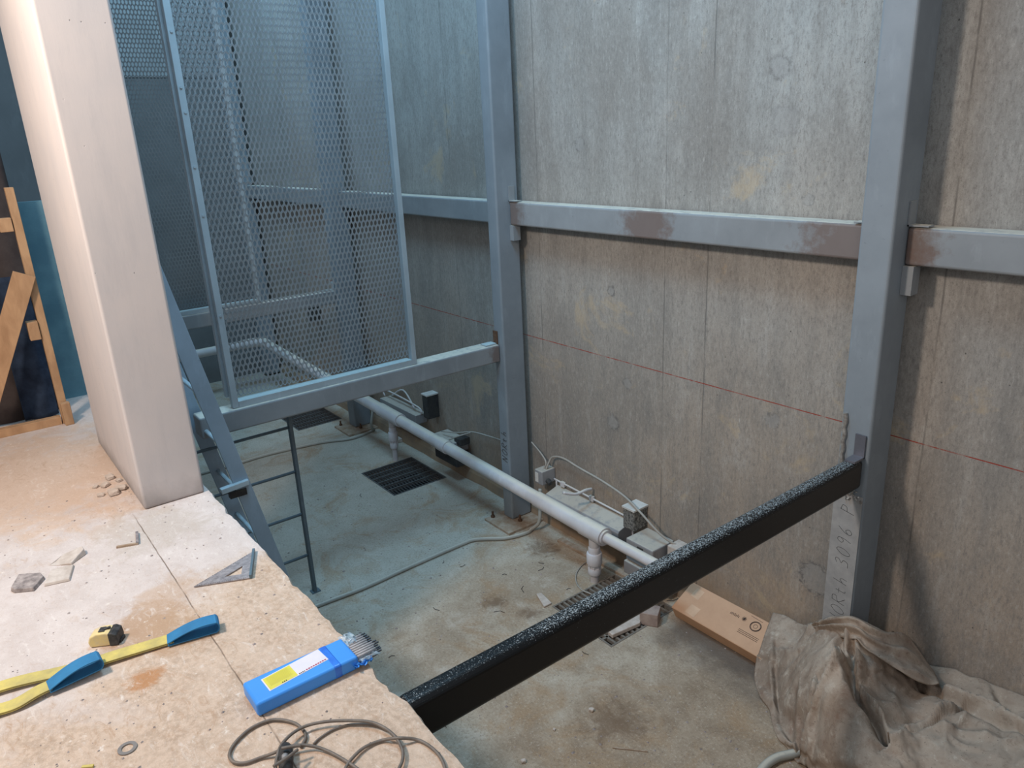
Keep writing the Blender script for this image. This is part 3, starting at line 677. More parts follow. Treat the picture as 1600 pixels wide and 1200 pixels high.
# rocks
def rock(name, c, size, mat, label, cat='stone', seed=0, grp=None, rz=0, n=2):
    bm = bmesh.new(); bmesh.ops.create_icosphere(bm, subdivisions=n, radius=1)
    R = Matrix.Rotation(rz, 4, 'Z')
    for v in bm.verts:
        p = v.co.copy(); k = 1 + .35*noise.noise(p*1.3 + Vector((seed*7.3, 0, 0)))
        q = Vector([max(-.72, min(.72, t_*k)) for t_ in p])*1.35
        v.co = R @ Vector((q.x*size[0], q.y*size[1], q.z*size[2]))
    zmin = min(v.co.z for v in bm.verts)
    me = bpy.data.meshes.new(name); bm.to_mesh(me); bm.free(); me.materials.append(mat)
    o = bpy.data.objects.new(name, me); COL.objects.link(o); o.location = (c[0], c[1], c[2]-zmin); tag(o, label, cat, grp); return o
b = MB(); R = Matrix.Translation((-2.66, 2.95, .002)) @ Matrix.Rotation(.55, 4, 'Z')
b.box((-.055, -.05, 0), (.055, .05, .085), R); tag(b.build('brick', M_BRICK, bevel=.004), 'mortar-covered half brick standing on the corner of the slotted grate', 'brick')
p = atz(978, 985, .004)
b = MB(); poly = [atz(x, y, .003) for x, y in ((950, 992), (957, 998), (1000, 979), (1003, 966), (985, 965), (975, 972))]
b.prism(poly, (0,0,.001), (0,0,.028)); tag(b.build('flat_stone', M_STONE, bevel=.004), 'flat pale stone flake lying on the slotted grate below the black tube', 'stone')
b = MB(); poly = [atz(x, y, .002) for x, y in ((838, 930), (846, 928), (862, 944), (850, 950))]
b.prism(poly, (0,0,0), (0,0,.012)); tag(b.build('flat_stone', M_STONE, bevel=.003), 'small pale flake on the pit floor left of the slotted grate', 'stone')
b = MB(); p = atz(620, 690, 0); b.box((p.x-.05, p.y-.04, 0), (p.x+.05, p.y+.04, .04)); tag(b.build('wood_offcut', M_STONE, bevel=.004), 'small pale offcut on the floor just behind the far dark grate', 'offcut')

for x, y, sz, lb_ in ((924, 1111, .011, 'pale pebble on the pit floor between the black tube and the cloth'), (866, 1141, .006, 'tiny pale pebble on the pit floor near the bottom of the photo'), (818, 1191, .010, 'pale pebble at the bottom edge on the pit floor')):
    rock('pebble', atz(x, y, .0005), (sz*1.2, sz, sz*.8), M_STONE, lb_, 'stone', int(x), rz=x)
b = MB(); b.tube([atz(957, 1168, .004), atz(1012, 1174, .004)], .0032, 6); tag(b.build('wood_stick', M_RUSTPL), 'short thin stick lying on the brown pit floor near the bottom edge', 'stick')
# ------------------------------------------------------------------ carton under the cloth
C_ = thing('cardboard_box', 'long flat brown carton lying at the foot of the wall, half under the dirty cloth', 'box', (-2.1, 3.2, 0))
s_ = Vector((0, .9, .436)).normalized(); n_ = Vector((0, -.436, .9)).normalized()
A = Vector((0, 3.10, .004)); tk = .094; wd = .215
poly = [A, A+s_*wd, A+s_*wd+n_*tk, A+n_*tk]
b = MB(); b.prism(poly, (-2.59, 0, 0), (-1.74, 0, 0)); b.build('carton_body', M_CARD, C_, bevel=.004)
top = A + n_*(tk+.0008)
def oncard(x, s): return Vector((x, 0, 0)) + top + s_*s
b = MB(); b.add([oncard(-2.585, .0), oncard(-1.75, .0), oncard(-1.75, .004)+n_*.001, oncard(-2.585, .004)+n_*.001], [(0,1,2,3)])
b.add([Vector((-2.585,0,0))+A-s_*.001+n_*.004, Vector((-1.75,0,0))+A-s_*.001+n_*.004, Vector((-1.75,0,0))+A-s_*.001+n_*(tk-.004), Vector((-2.585,0,0))+A-s_*.001+n_*(tk-.004)], [(0,1,2,3)])
b.build('front_side', M_CARDD, C_)
b = MB()   # printed stamp: ring, lines and small lettering
def pixcard(x, y):
    r_ = ray(x, y); tt = n_.dot(top - EYE)/n_.dot(r_); return EYE + r_*tt
def cxy(x, y):
    p = pixcard(x, y); return p.x, (p - Vector((p.x, 0, 0)) - top).dot(s_)
cx, cs = cxy(1180.5, 979)
for r_, k in ((.030, .0022), (.026, .0010)):
    ring = [oncard(cx + r_*1.05*math.cos(a*math.pi/20), cs + r_*math.sin(a*math.pi/20)) for a in range(41)]; b.tube(ring, k, 5)
b.tube([oncard(cx+.012*math.cos(a*math.pi/8), cs+.012*math.sin(a*math.pi/8)) for a in range(17)], .001, 5)
la, lb = cxy(1153, 984), cxy(1185, 1000)
for k in range(3): b.tube([oncard(la[0], la[1]-.010*k+.01), oncard(lb[0], la[1]-.010*k+.01)], .0013, 5)
la, lb = cxy(1174, 962), cxy(1192, 973)
b.tube([oncard(*la), oncard(*lb)], .001, 5)
la = cxy(1142, 957)
for k in range(7): b.tube([oncard(la[0]+.009*k, la[1]-.007), oncard(la[0]+.001+.009*k, la[1]+.006+.004*(k % 2))], .0017, 5)
for k in range(12):
    a = k*.52; la = cxy(1163, 967); b.tube([oncard(*la), oncard(la[0]+.015*math.cos(a), la[1]+.015*math.sin(a))], .0012, 5)
b.build('printed_marks', M_INK, C_)
M_TORN = plain('lighter_torn_cardboard', (.66, .44, .30), .9)
for (xa, xb, sa, sb_) in ((-2.54, -2.48, .13, .19), (-2.50, -2.43, .02, .08)):
    b = MB(); b.add([oncard(xa, sa), oncard(xb, sa-.006), oncard(xb+.004, sb_), oncard(xa+.006, sb_+.004)], [(0,1,2,3)]); b.build('torn_patch', M_TORN, C_)

# grey hose poking out at the bottom of the frame
cable('hose', [atz(x, y, .022) for x, y in ((1180, 1216), (1196, 1196), (1214, 1184), (1238, 1178))] + [Vector((-1.46, 2.78, .03))], .021, M_COND, 'short grey hose end coming out from under the cloth at the bottom edge')

# back edge against the wall and post, front-left hem on the floor and carton
def cpx(x, y): return 1160 + x/3.636, 940 + y/3.636
back_px = [(175,62,3.31),(250,84,3.30),(330,128,3.28),(400,128,3.22),(470,104,3.13),(540,92,3.07),(620,92,3.06),(690,118,3.06),(740,146,3.07),(830,183,3.14),(905,186,3.26),(965,235,3.30),(1050,352,3.31),(1200,383,3.31),(1290,428,3.31),(1345,440,3.31),(1480,490,3.31),(1600,538,3.31)]
back = [aty(*cpx(x, y), Y) for x, y, Y in back_px] + [Vector((-.55, 3.31, .46)), Vector((-.2, 3.31, .47)), Vector((.1, 3.31, .45))]
left = [back[0], aty(*cpx(130, 180), 3.19), aty(*cpx(98, 280), 3.085), Vector((-1.985, 3.06, .06))] + [atz(*cpx(x, y), .008) for x, y in ((68, 430), (95, 530), (150, 610), (172, 700), (205, 780), (250, 822), (300, 900), (385, 945))] + [Vector((-1.30, 2.62, .008)), Vector((-1.2, 2.50, .008))]
front = [left[-1], Vector((-1.0, 2.40, .008)), Vector((-.7, 2.40, .008)), Vector((-.3, 2.35, .008)), Vector((.1, 2.35, .008))]
right = [back[-1], Vector((.1, 2.9, .38)), front[-1]]
def resample(P, n):
    P = smooth_path(P, 6); L_ = [0]
    for a, c in zip(P, P[1:]): L_.append(L_[-1] + (c-a).length)
    out = []; k = 0
    for i in range(n+1):
        s_t = L_[-1]*i/n
        while k < len(P)-2 and L_[k+1] < s_t: k += 1
        out.append(P[k].lerp(P[k+1], (s_t-L_[k])/max(1e-9, L_[k+1]-L_[k])))
    return out
NU, NV = 250, 150
Bk, Ft, Lf, Rt = resample(back, NU), resample(front, NU), resample(left, NV), resample(right, NV)
def fold(pts, zf, amp, wd, val=0.0, side=1):
    P = [atz(*cpx(x, y), zf) for x, y in pts]; return (smooth_path([Vector((p.x, p.y, 0)) for p in P], 4), amp, wd, val, side)
FOLDS = [
 fold([(640,285),(605,340),(575,430),(560,520),(562,575),(480,635),(330,682)], .26, .042, .016, .065, -1),
 fold([(180,70),(163,200),(168,350),(182,480),(200,600),(235,680),(292,745),(300,790)], .12, .030, .016, .030, 1),
 fold([(335,590),(325,700),(300,790)], .12, .024, .016, .022, -1),
 fold([(650,290),(800,372),(1000,462),(1110,520),(1250,590),(1400,672),(1600,785),(1800,900)], .36, .030, .026, .050, -1),
 fold([(395,150),(560,192),(660,222),(760,255),(835,335),(950,432),(1010,468)], .38, .040, .018, .075, 1),
 fold([(690,130),(800,230),(900,335),(985,445)], .40, .038, .016, .045, 1),
 fold([(850,180),(960,290),(1045,375),(1090,480)], .40, .030, .018, .030, 1),
 fold([(985,745),(1080,702),(1180,655),(1290,630),(1410,680)], .34, .020, .014, .030, -1),
 fold([(1310,440),(1380,520),(1450,640),(1540,740)], .38, .020, .022, .020, 1),
 fold([(615,595),(655,700),(700,765),(785,835),(830,900)], .22, .022, .022, .12, -1),
 fold([(600,560),(560,680),(620,790)], .2, .022, .02, .02, 1),
 fold([(110,470),(160,560),(150,640)], .06, .024, .018, .02, 1),
 fold([(410,760),(400,860),(360,940)], .08, .022, .02, .03, 1),
 fold([(480,720),(620,720),(640,780)], .14, .024, .02, .03, 1),
 fold([(880,870),(1000,800),(1150,790),(1400,880)], .3, .018, .03, .02, 1),
 fold([(220,200),(300,260),(420,200)], .24, .014, .02, .016, 1),
]
def seg_dist(p, P):
    best = 9; sg = 1
    for a, c in zip(P, P[1:]):
        dx, dy = c.x-a.x, c.y-a.y; l2 = dx*dx+dy*dy
        t_ = max(0, min(1, ((p.x-a.x)*dx+(p.y-a.y)*dy)/l2)) if l2 else 0
        ex_, ey_ = p.x-a.x-dx*t_, p.y-a.y-dy*t_; d2 = ex_*ex_+ey_*ey_
        if d2 < best: best = d2; sg = 1 if dx*ey_-dy*ex_ > 0 else -1
    return math.sqrt(best), sg
BB = [(min(p.x for p in F[0])-.14, max(p.x for p in F[0])+.14, min(p.y for p in F[0])-.14, max(p.y for p in F[0])+.14) for F in FOLDS]
def card_top(x, y):   # height of the carton's upper face where it lies under the cloth
    if -2.02 < x < -1.73 and 3.06 < y < 3.31: return .085 + (y-3.06)*.484
    return 0
b = MB()
for i in range(NU+1):
    u = i/NU
    for j in range(NV+1):
        v = j/NV
        P = Bk[i]*(1-v) + Ft[i]*v + Lf[j]*(1-u) + Rt[j]*u - (Bk[0]*(1-u)*(1-v) + Bk[NU]*u*(1-v) + Ft[0]*(1-u)*v + Ft[NU]*u*v)
        e = min(1, u*9)*min(1, (1-v)*14)*min(1, v*8)
        fl_ = min(1, u*14)*min(1, v*14+.15)*min(1, (1-v)*20)
        q = Vector((P.x, P.y, 0))
        bulge = .15*math.sin(math.pi*min(1, v*1.0))*math.sin(math.pi*min(1, .10+u*1.3)*.72)*min(1, u*4)
        n1 = noise.noise(q*4+Vector((3,0,0))); n2 = 1-abs(noise.noise(q*7+Vector((0,4,n1*2))))*2; n3 = noise.noise(q*19+Vector((0,0,n1*3)))
        h = bulge*min(1, v*4)*min(1, (1-v)*3) + fl_*(.034*n1 + .020*n2 + .007*n3 + .003*noise.noise(q*46))
        for F, bb in zip(FOLDS, BB):
            if bb[0] < P.x < bb[1] and bb[2] < P.y < bb[3]:
                d, sg = seg_dist(P, F[0])
                if d < .13:
                    h += 1.25*fl_*F[1]*math.exp(-(d/F[2])**1.6)
                    if sg*F[4] > 0: h -= 1.1*fl_*F[3]*math.exp(-((d-F[2]*1.3)/(F[2]*1.1))**2)
        z = max(P.z + h, card_top(P.x, P.y)+.004 + .006*abs(n3), .006 + .004*abs(n3))
        y = min(P.y - .25*h*fl_, 3.318)
        if -1.66 < P.x < -1.497 and y > 3.075 and z < .9: y = 3.072
        b.v.append(Vector((P.x + .012*n3*fl_ - .1*h*fl_, y, z)))
b.f = [(i*(NV+1)+j, (i+1)*(NV+1)+j, (i+1)*(NV+1)+j+1, i*(NV+1)+j+1) for i in range(NU) for j in range(NV)]
o = b.build('dirty_cloth', M_CLOTH, smooth=True); md = o.modifiers.new('s', 'SOLIDIFY'); md.thickness = .004; md.offset = 0
CL_ = o
UF = resample([aty(*cpx(x, y), Y) for x, y, Y in ((385,148,3.17),(450,116,3.10),(530,90,3.04),(620,88,3.03),(690,112,3.04),(745,140,3.05),(830,178,3.10),(905,182,3.18),(965,232,3.24),(1045,345,3.27),(1085,400,3.27))], 90)
LF = resample([aty(*cpx(x, y), Y) for x, y, Y in ((388,156,3.16),(470,184,3.06),(580,212,2.99),(655,226,2.96),(700,275,2.95),(780,330,2.95),(860,382,2.96),(940,430,2.98),(1010,462,3.02),(1075,478,3.08),(1120,470,3.12))], 90)
b = MB(); nv = 36
for i in range(91):
    for j in range(nv+1):
        v = j/nv; u = i/90; q = UF[i].lerp(LF[i], v)
        k = math.sin(math.pi*min(1, u*6)*.5)*math.sin(math.pi*min(1, (1-u)*5)*.5)
        h = .034*math.sin(math.pi*(v**.8)) + .030*(1-abs(math.sin(v*7.5 + u*3 + 1.5*noise.noise(Vector((u*4, v*2, 1)))))*1.6) * (.25+.9*u) + .014*noise.noise(Vector((u*12, v*6, 3)))
        q = q + Vector((0, -.6, .8))*(h*k + .012)
        if -1.67 < q.x < -1.49: q.y = min(q.y, 3.072)
        q.y = min(q.y, 3.31); b.v.append(q)
b.f = [(i*(nv+1)+j, (i+1)*(nv+1)+j, (i+1)*(nv+1)+j+1, i*(nv+1)+j+1) for i in range(90) for j in range(nv)]
fl = b.build('turned_back_flap', M_CLOTH, CL_, smooth=True); md = fl.modifiers.new('s', 'SOLIDIFY'); md.thickness = .006; md.offset = 0
tag(CL_, 'grimy crumpled canvas cloth heaped over the carton end at the foot of the nearest post', 'cloth')

# ------------------------------------------------------------------ things on the landing
Z = 1.42
def chip(pts, h, mat, label, name='stone_chip', lift=0):
    b = MB(); poly = [atz(x, y, Z+.0005) for x, y in pts]; n = len(poly); c = sum(poly, Vector())/n
    top_ = [c + (q-c)*.93 + Vector((0,0,h*(1+.15*random.uniform(-1,1)) + lift*((q-c).dot(Vector((0,1,0)))))) for q in poly]
    b.add(poly + top_, [tuple(reversed(range(n))), tuple(range(n, 2*n))] + [(i, (i+1) % n, n+(i+1) % n, n+i) for i in range(n)])
    return tag(b.build(name, mat, bevel=.0025), label, 'stone')
chip([(17, 924), (22, 927), (54, 924), (71, 905), (66, 899), (30, 902)], .016, M_DSTONE, 'rough grey stone chip, leftmost of those on the landing')
chip([(69, 917), (110, 908), (117, 884), (80, 893)], .010, M_STONE, 'smooth pale square chip right of the rough grey one')
chip([(76, 884), (112, 883), (135, 866), (132, 861), (100, 868)], .012, M_STONE, 'thin flake with dark broken edge touching the top of the pale square chip', lift=.25)
tb = thing('angle_piece', 'small L-shaped metal offcut on the landing in front of the pier', 'bracket', (-3.0, .36, Z))
b = MB(); b.bar(atz(182, 855, Z+.004), atz(216, 849, Z+.004), .010, .008); b.build('long_leg', M_RUSTPL, tb, bevel=.001)
b = MB(); b.bar(atz(215, 849, Z+.006), atz(214, 832, Z+.006), .010, .012); b.build('short_leg', M_ALU, tb, bevel=.001)
# rubble at the foot of the pier
for k, (x, y, s, lb_) in enumerate(((178, 772, .022, 'largest mortar lump, in the middle of the rubble by the pier'), (190, 765, .020, 'mortar lump touching the pier on the right of the rubble'), (165, 760, .016, 'mid-sized mortar lump on the left side of the rubble by the pier'),
        (172, 748, .018, 'mortar lump at the back of the rubble by the pier'), (158, 775, .012, 'small mortar lump at the front left of the rubble'), (150, 762, .010, 'smallest mortar lump, leftmost of the rubble by the pier'), (186, 752, .012, 'small mortar lump at the back right, close to the pier side'))):
    rock('rubble_piece', atz(x, y, Z), (s*1.25, s, s*.55), M_STONE, lb_, 'rubble', k+3, 'mortar lumps by the pier', rz=k*1.1)
# speed square
q0, q1, q2 = atz(303, 918, Z+.002), atz(397, 862, Z+.002), atz(392, 904, Z+.002)
sq = thing('speed_square', 'flat triangular metal set square lying near the slab edge', 'square', tuple((q0+q1+q2)/3))
c = (q0+q1+q2)/3
def tri(k, off=Vector()): return [c + (q-c)*k + off for q in (q0, q1, q2)]
b = MB()
def tri_ring(o_, i_, h):
    vs = o_ + i_ + [q+Vector((0,0,h)) for q in o_] + [q+Vector((0,0,h)) for q in i_]
    fs = []
    for a in range(3):
        n2 = (a+1) % 3; fs += [(a, n2, 3+n2, 3+a), (6+a, 9+a, 9+n2, 6+n2), (a, 6+a, 6+n2, n2), (3+a, 3+n2, 9+n2, 9+a)]
    return vs, fs
inner = [c + (q-c)*.30 + (q2-c)*.16 for q in (q0, q1, q2)]
vs, fs = tri_ring([q0, q1, q2], inner, .004); b.add(vs, fs); b.build('blade', M_ALU, sq)
b = MB(); b.bar(q1+Vector((0,0,.007)), q2+Vector((0,0,.007)), .009, .016); b.build('fence', plain('blue_grey_fence', (.13, .19, .23), .4, .3), sq, bevel=.001)
b = MB()
for k in range(1, 24):
    p = q0.lerp(q2, k/25)+Vector((0,0,.0045)); d = (c-p).normalized(); b.bar(p+d*.002, p+d*(.010 if k % 4 == 0 else .006), .0009, .0006)
    p = q0.lerp(q1, k/25)+Vector((0,0,.0045)); d = (c-p).normalized(); b.bar(p+d*.002, p+d*(.010 if k % 4 == 0 else .006), .0009, .0006)
b.build('scale_marks', M_INK, sq)
# tape measure
tm = thing('tape_measure', 'worn round-backed yellow tape measure with black grip', 'tape measure', (-2.34, .22, Z))
ct = atz(168, 1003, Z+.0); ax_ = (atz(195, 998, Z) - atz(145, 1004, Z)).normalized(); ay_ = Vector((-ax_.y, ax_.x, 0))
def tmx(u, v, z_): return ct + ax_*u*1.15 + ay_*v*1.25 + Vector((0,0,z_*1.05))
prof = [(-.036, .0), (-.040, .016), (-.034, .034), (-.016, .043), (.008, .044), (.022, .038), (.026, .0)]
b = MB(); n = len(prof); vs = [tmx(u, -.019, z_+.001) for u, z_ in prof] + [tmx(u, .019, z_+.001) for u, z_ in prof]
b.add(vs, [tuple(range(n)), tuple(reversed(range(n, 2*n)))] + [(i, (i+1) % n, n+(i+1) % n, n+i) for i in range(n)]); b.build('case', M_TAPEY, tm, bevel=.005, seg=3, ang=25)
b = MB(); vs = []
prof2 = [(.014, .001), (.014, .042), (.024, .043), (.036, .036), (.038, .012), (.036, .001)]
n = len(prof2); b.add([tmx(u, -.021, z_) for u, z_ in prof2] + [tmx(u, .021, z_) for u, z_ in prof2], [tuple(range(n)), tuple(reversed(range(n, 2*n)))] + [(i, (i+1) % n, n+(i+1) % n, n+i) for i in range(n)]); b.build('grip', M_BLACKR, tm, bevel=.003)
b = MB(); b.add([tmx(u, v, z_) for u, v, z_ in ((-.012, -.012, .0465), (.004, -.012, .0472), (.004, .008, .0472), (-.012, .008, .0465))], [(0,1,2,3)])
b.box((-.004,-.01,0),(.004,.01,.004), Matrix.Translation(tmx(.008, 0, .0455))); b.build('lock_button', M_BLACKR, tm)
b = MB(); b.bar(tmx(.038, -.01, .004), tmx(.041, .012, .004), .004, .012); b.build('end_hook', M_BLACKR, tm)
# lifting slings
def sling(pa, pb, loop_from, label, seed):
    s = thing('lifting_sling', label, 'strap', tuple(pa))
    pa = Vector(pa); pb = Vector(pb); d = (pb-pa).normalized(); side = Vector((-d.y, d.x, 0)); Wd = .024; Ln = (pb-pa).length
    def strip(name, f, t0, t1, n, mat, th=.003, wd=Wd):
        b = MB(); vs = []
        for i in range(n+1):
            t_ = t0 + (t1-t0)*i/n; p, w2, nz_ = f(t_)
            for sgn in (-1, 1):
                for h in (0, th): vs.append(p + side*sgn*w2 + Vector((0,0,1))*h)
        b.v = vs
        for i in range(n):
            a = i*4; c2 = a+4
            b.f += [(a, a+2, c2+2, c2), (a+1, c2+1, c2+3, a+3), (a, c2, c2+1, a+1), (a+2, a+3, c2+3, c2+2)]
        b.f += [(0,1,3,2), (n*4, n*4+2, n*4+3, n*4+1)]
        return b.build(name, mat, s, bevel=.0008)
    wob = lambda t_: side*.006*math.sin(t_*9+seed) + Vector((0,0,.0008+.002*(1+math.sin(t_*14+seed))))
    strip('yellow_web', lambda t_: (pa + d*Ln*t_ + wob(t_), Wd, 0), -.6, loop_from+.03, 60, M_YWEB)
    strip('yellow_web', lambda t_: (pa + d*Ln*t_ + wob(t_) + Vector((0,0,.0045)), Wd, 0), -.6, loop_from+.02, 60, M_YWEB)
    # blue eye: out along the floor, back on top as a flat standing loop
    P = []
    L0 = loop_from*Ln
    for i in range(25):
        u = i/24; P.append(pa + d*(L0 + (Ln-L0)*u) + Vector((0,0,.002)))
    end = pa + d*Ln
    for a in range(1, 8): an = -math.pi/2 + a*math.pi/8; P.append(end + d*.012*math.cos(an) + Vector((0,0, .002+.017 + .017*math.sin(an))))
    for i in range(25):
        u = 1 - i/24; hgt = .010 + .026*math.sin(math.pi*min(1, u*1.0)*.5)**1 if u > 0 else .010
        P.append(pa + d*(L0 + (Ln-L0)*u) + Vector((0,0, .010 + .026*(math.sin(u*math.pi*.62)))))
    b = MB(); n = len(P)-1; vs = []
    for i, p in enumerate(P):
        tg = (P[min(i+1, n)]-P[max(i-1, 0)]).normalized(); nn = side.cross(tg).normalized(); w2 = Wd*1.06
        vs += [p - side*w2 - nn*.0015, p - side*w2 + nn*.0015, p + side*w2 - nn*.0015, p + side*w2 + nn*.0015]
    b.v = vs
    for i in range(n):
        a = i*4; c2 = a+4; b.f += [(a, a+2, c2+2, c2), (a+1, c2+1, c2+3, a+3), (a, c2, c2+1, a+1), (a+2, a+3, c2+3, c2+2)]
    b.f += [(0,1,3,2), (n*4, n*4+2, n*4+3, n*4+1)]
    b.build('blue_eye', M_BWEB, s); return s
def mid(x, y): return atz(x, y, Z+.005)
sling(mid(0, 1079), mid(337, 982), .76, 'longer yellow lifting strap with blue eye ending beside the tape measure', 1)
sling(mid(0, 1112), mid(155, 1046)+Vector((0,0,.012)), .48, 'nearer yellow lifting strap with blue eye, its end in front of the longer one', 3)
# electrode pack
ep = thing('electrode_pack', 'bright blue plastic pack of welding rods with yellow and white label at the slab edge', 'pack', (-1.79, .56, Z))
x0, x1, y0, y1, h = -1.848, -1.735, .403, .70, .043
b = MB(); b.box((x0, y0, Z+.001), (x1, y1, Z+h)); b.build('case', M_BLUEPL, ep, bevel=.008, seg=4)
b = MB(); b.box((x0-.0008, .622, Z+.0005), (x1+.0008, .652, Z+h+.0008)); b.build('tape_band', M_BLUETAPE, ep, bevel=.008, seg=3)
lz = Z+h+.0006
def lab(u, v): # u along the pack, v across
    P00, P10, P11, P01 = [atz(x, y, lz) for x, y in ((421.6, 1080), (513.4, 1030), (496.6, 1014.4), (407.5, 1062))]
    return P00.lerp(P10, u).lerp(P01.lerp(P11, u), v)
b = MB(); b.add([lab(0,0), lab(1,0), lab(1,1), lab(0,1)], [(0,1,2,3)]); b.build('label_border', M_WHITEL, ep)
b = MB(); e_ = Vector((0,0,.0004)); b.add([lab(.02,.05)+e_, lab(.475,.05)+e_, lab(.475,.95)+e_, lab(.02,.95)+e_], [(0,1,2,3)]); b.build('yellow_panel', M_YELLOW, ep)
b = MB()
for k in range(9): u = .62+.04*k; b.add([lab(u,.05)+e_*1.5, lab(u+.028,.05)+e_*1.5, lab(u+.028,.13)+e_*1.5, lab(u,.13)+e_*1.5], [(0,1,2,3)])
b.build('red_lettering', plain('red_ink', (.45, .08, .16), .6), ep)
b = MB()
for k in range(4): u = .50+.028*k; b.add([lab(u,.03)+e_*1.5, lab(u+.016,.03)+e_*1.5, lab(u+.016,.11)+e_*1.5, lab(u,.11)+e_*1.5], [(0,1,2,3)])
for k in range(3): u = .22+.03*k; b.add([lab(u,.06)+e_*1.5, lab(u+.017,.06)+e_*1.5, lab(u+.017,.15)+e_*1.5, lab(u,.15)+e_*1.5], [(0,1,2,3)])
b.build('black_lettering', M_INK, ep)
b = MB()
for k in range(8): v = .28+.08*k; b.add([lab(.06,v)+e_*1.5, lab(.42,v)+e_*1.5, lab(.42,v+.02)+e_*1.5, lab(.06,v+.02)+e_*1.5], [(0,1,2,3)])
b.build('yellow_print', plain('mustard_ink', (.50, .42, .05), .6), ep)
rods = []
for j in range(3):
    for i in range(9):
        rx = x0+.014 + i*.0106 + (.005 if j % 2 else 0); rz = Z+.010+j*.0108; ln = .772 + random.uniform(-.008, .006)
        b = MB(); b.tube([(rx, .69, rz), (rx, ln-.010, rz)], .0040, 8); r_ = b.build('welding_rod', M_ROD, ep, smooth=True)
        b = MB(); b.tube([(rx, ln-.010, rz), (rx, ln+.004, rz)], .0026, 8); b.build('rod_tip', M_RODEND, r_)
t = NT('clear_plastic_film', .15, 0, .5); t.b.inputs['Transmission Weight'].default_value = .0; t.b.inputs['Alpha'].default_value = .45; t.col((.55, .72, .86)); M_FILM = t.m
def crumple(name, c0, sx, sy, sz, mat, seed, n=10):
    b = MB()
    for i in range(n+1):
        for j in range(n+1):
            u, v = i/n-.5, j/n-.5; q = Vector((u*3, v*3, seed))
            b.v.append(c0 + Vector((u*sx, v*sy, sz*(.5+.8*noise.noise(q*1.6)) )) + Vector((noise.noise(q*2.3), noise.noise(q*2.1+Vector((9,0,0))), 0))*.012)
    b.f = [(i*(n+1)+j, (i+1)*(n+1)+j, (i+1)*(n+1)+j+1, i*(n+1)+j+1) for i in range(n) for j in range(n)]
    return b.build(name, mat, ep, smooth=True)
crumple('torn_blue_flap', Vector((x1-.006, .712, Z+.006)), .035, .06, .022, M_BLUEPL, 2)
crumple('clear_film', Vector((x1-.012, .735, Z+.014)), .03, .06, .02, M_FILM, 5)
crumple('clear_film', Vector((x0+.015, .715, Z+.034)), .05, .04, .012, M_FILM, 8)
# lead coil with a black plug
def lz2(pts, hs=None):
    return [atz(340+x/4, 1080+y/4, Z + (hs[i] if hs else .006)) for i, (x, y) in enumerate(pts)]
lc = thing('coiled_lead', 'loose grey-brown cable coils with a black plug at the bottom edge of the landing', 'cable', tuple(atz(480, 1180, Z)))
M_LEAD = plain('grey_brown_cable_sheath', (.19, .155, .13), .5, 0, (.12, .10, .085), 30, .4)
def lead(pts, h, r=.0042, nm='cable_loop'):
    P = []
    for i, (x, y) in enumerate(pts):
        hh = h if isinstance(h, (int, float)) else h[i]; P.append(atz(340+x/4, 1080+y/4, Z+hh))
    b = MB(); b.tube(smooth_path(P, 8), r, 10); b.build(nm, M_LEAD, lc, smooth=True)
lead([(520, 350), (550, 290), (535, 245), (490, 205), (420, 183), (340, 180), (260, 205), (190, 245), (120, 310), (82, 365), (75, 410), (105, 445), (175, 448), (270, 415), (350, 387), (430, 350), (520, 337), (610, 347), (700, 380), (790, 430), (880, 490), (960, 560)], [.006]*14+[.012, .022, .02, .012, .008, .008, .007, .006])
lead([(330, 620), (352, 540), (362, 480), (370, 415), (400, 335), (470, 262), (560, 215), (680, 190), (820, 184), (950, 192), (1040, 228), (1110, 285), (1150, 355), (1157, 420), (1130, 490), (1060, 600)], [.02, .02, .02, .022, .026, .022, .018, .018, .018, .018, .016, .016, .014, .012, .012, .010])
lead([(780, 560), (800, 480), (845, 415), (920, 350), (1030, 307), (1140, 293), (1250, 305), (1330, 348), (1390, 410), (1420, 480), (1425, 560)], [.006, .008, .010, .008, .006, .02, .006, .006, .006, .006, .006])
lead([(600, 330), (640, 292), (720, 242), (820, 210), (920, 205), (990, 212), (1060, 240)], .0045, .003)
lead([(350, 470), (420, 425), (500, 365)], [.05, .045, .04], .004)
lead([(400, 358), (450, 348), (520, 340)], [.045, .045, .038], .004)
pc = atz(340+425/4, 1080+430/4, Z); b = MB()
e0, e1 = atz(446, 1166, Z+.018), atz(447, 1206, Z+.018)
b.tube([e0, e0.lerp(e1, .15), e0.lerp(e1, .5), e1], [.013, .018, .018, .016], 14); b.build('plug_body', M_BLACKR, lc, smooth=True)
b = MB(); b.tube([e0.lerp(e1, .55)+Vector((0,0,.014)), e0.lerp(e1, .7)+Vector((0,0,.014))], .008, 10); b.build('plug_ring', plain('grey_ring', (.3,.3,.31), .4), lc, smooth=True)
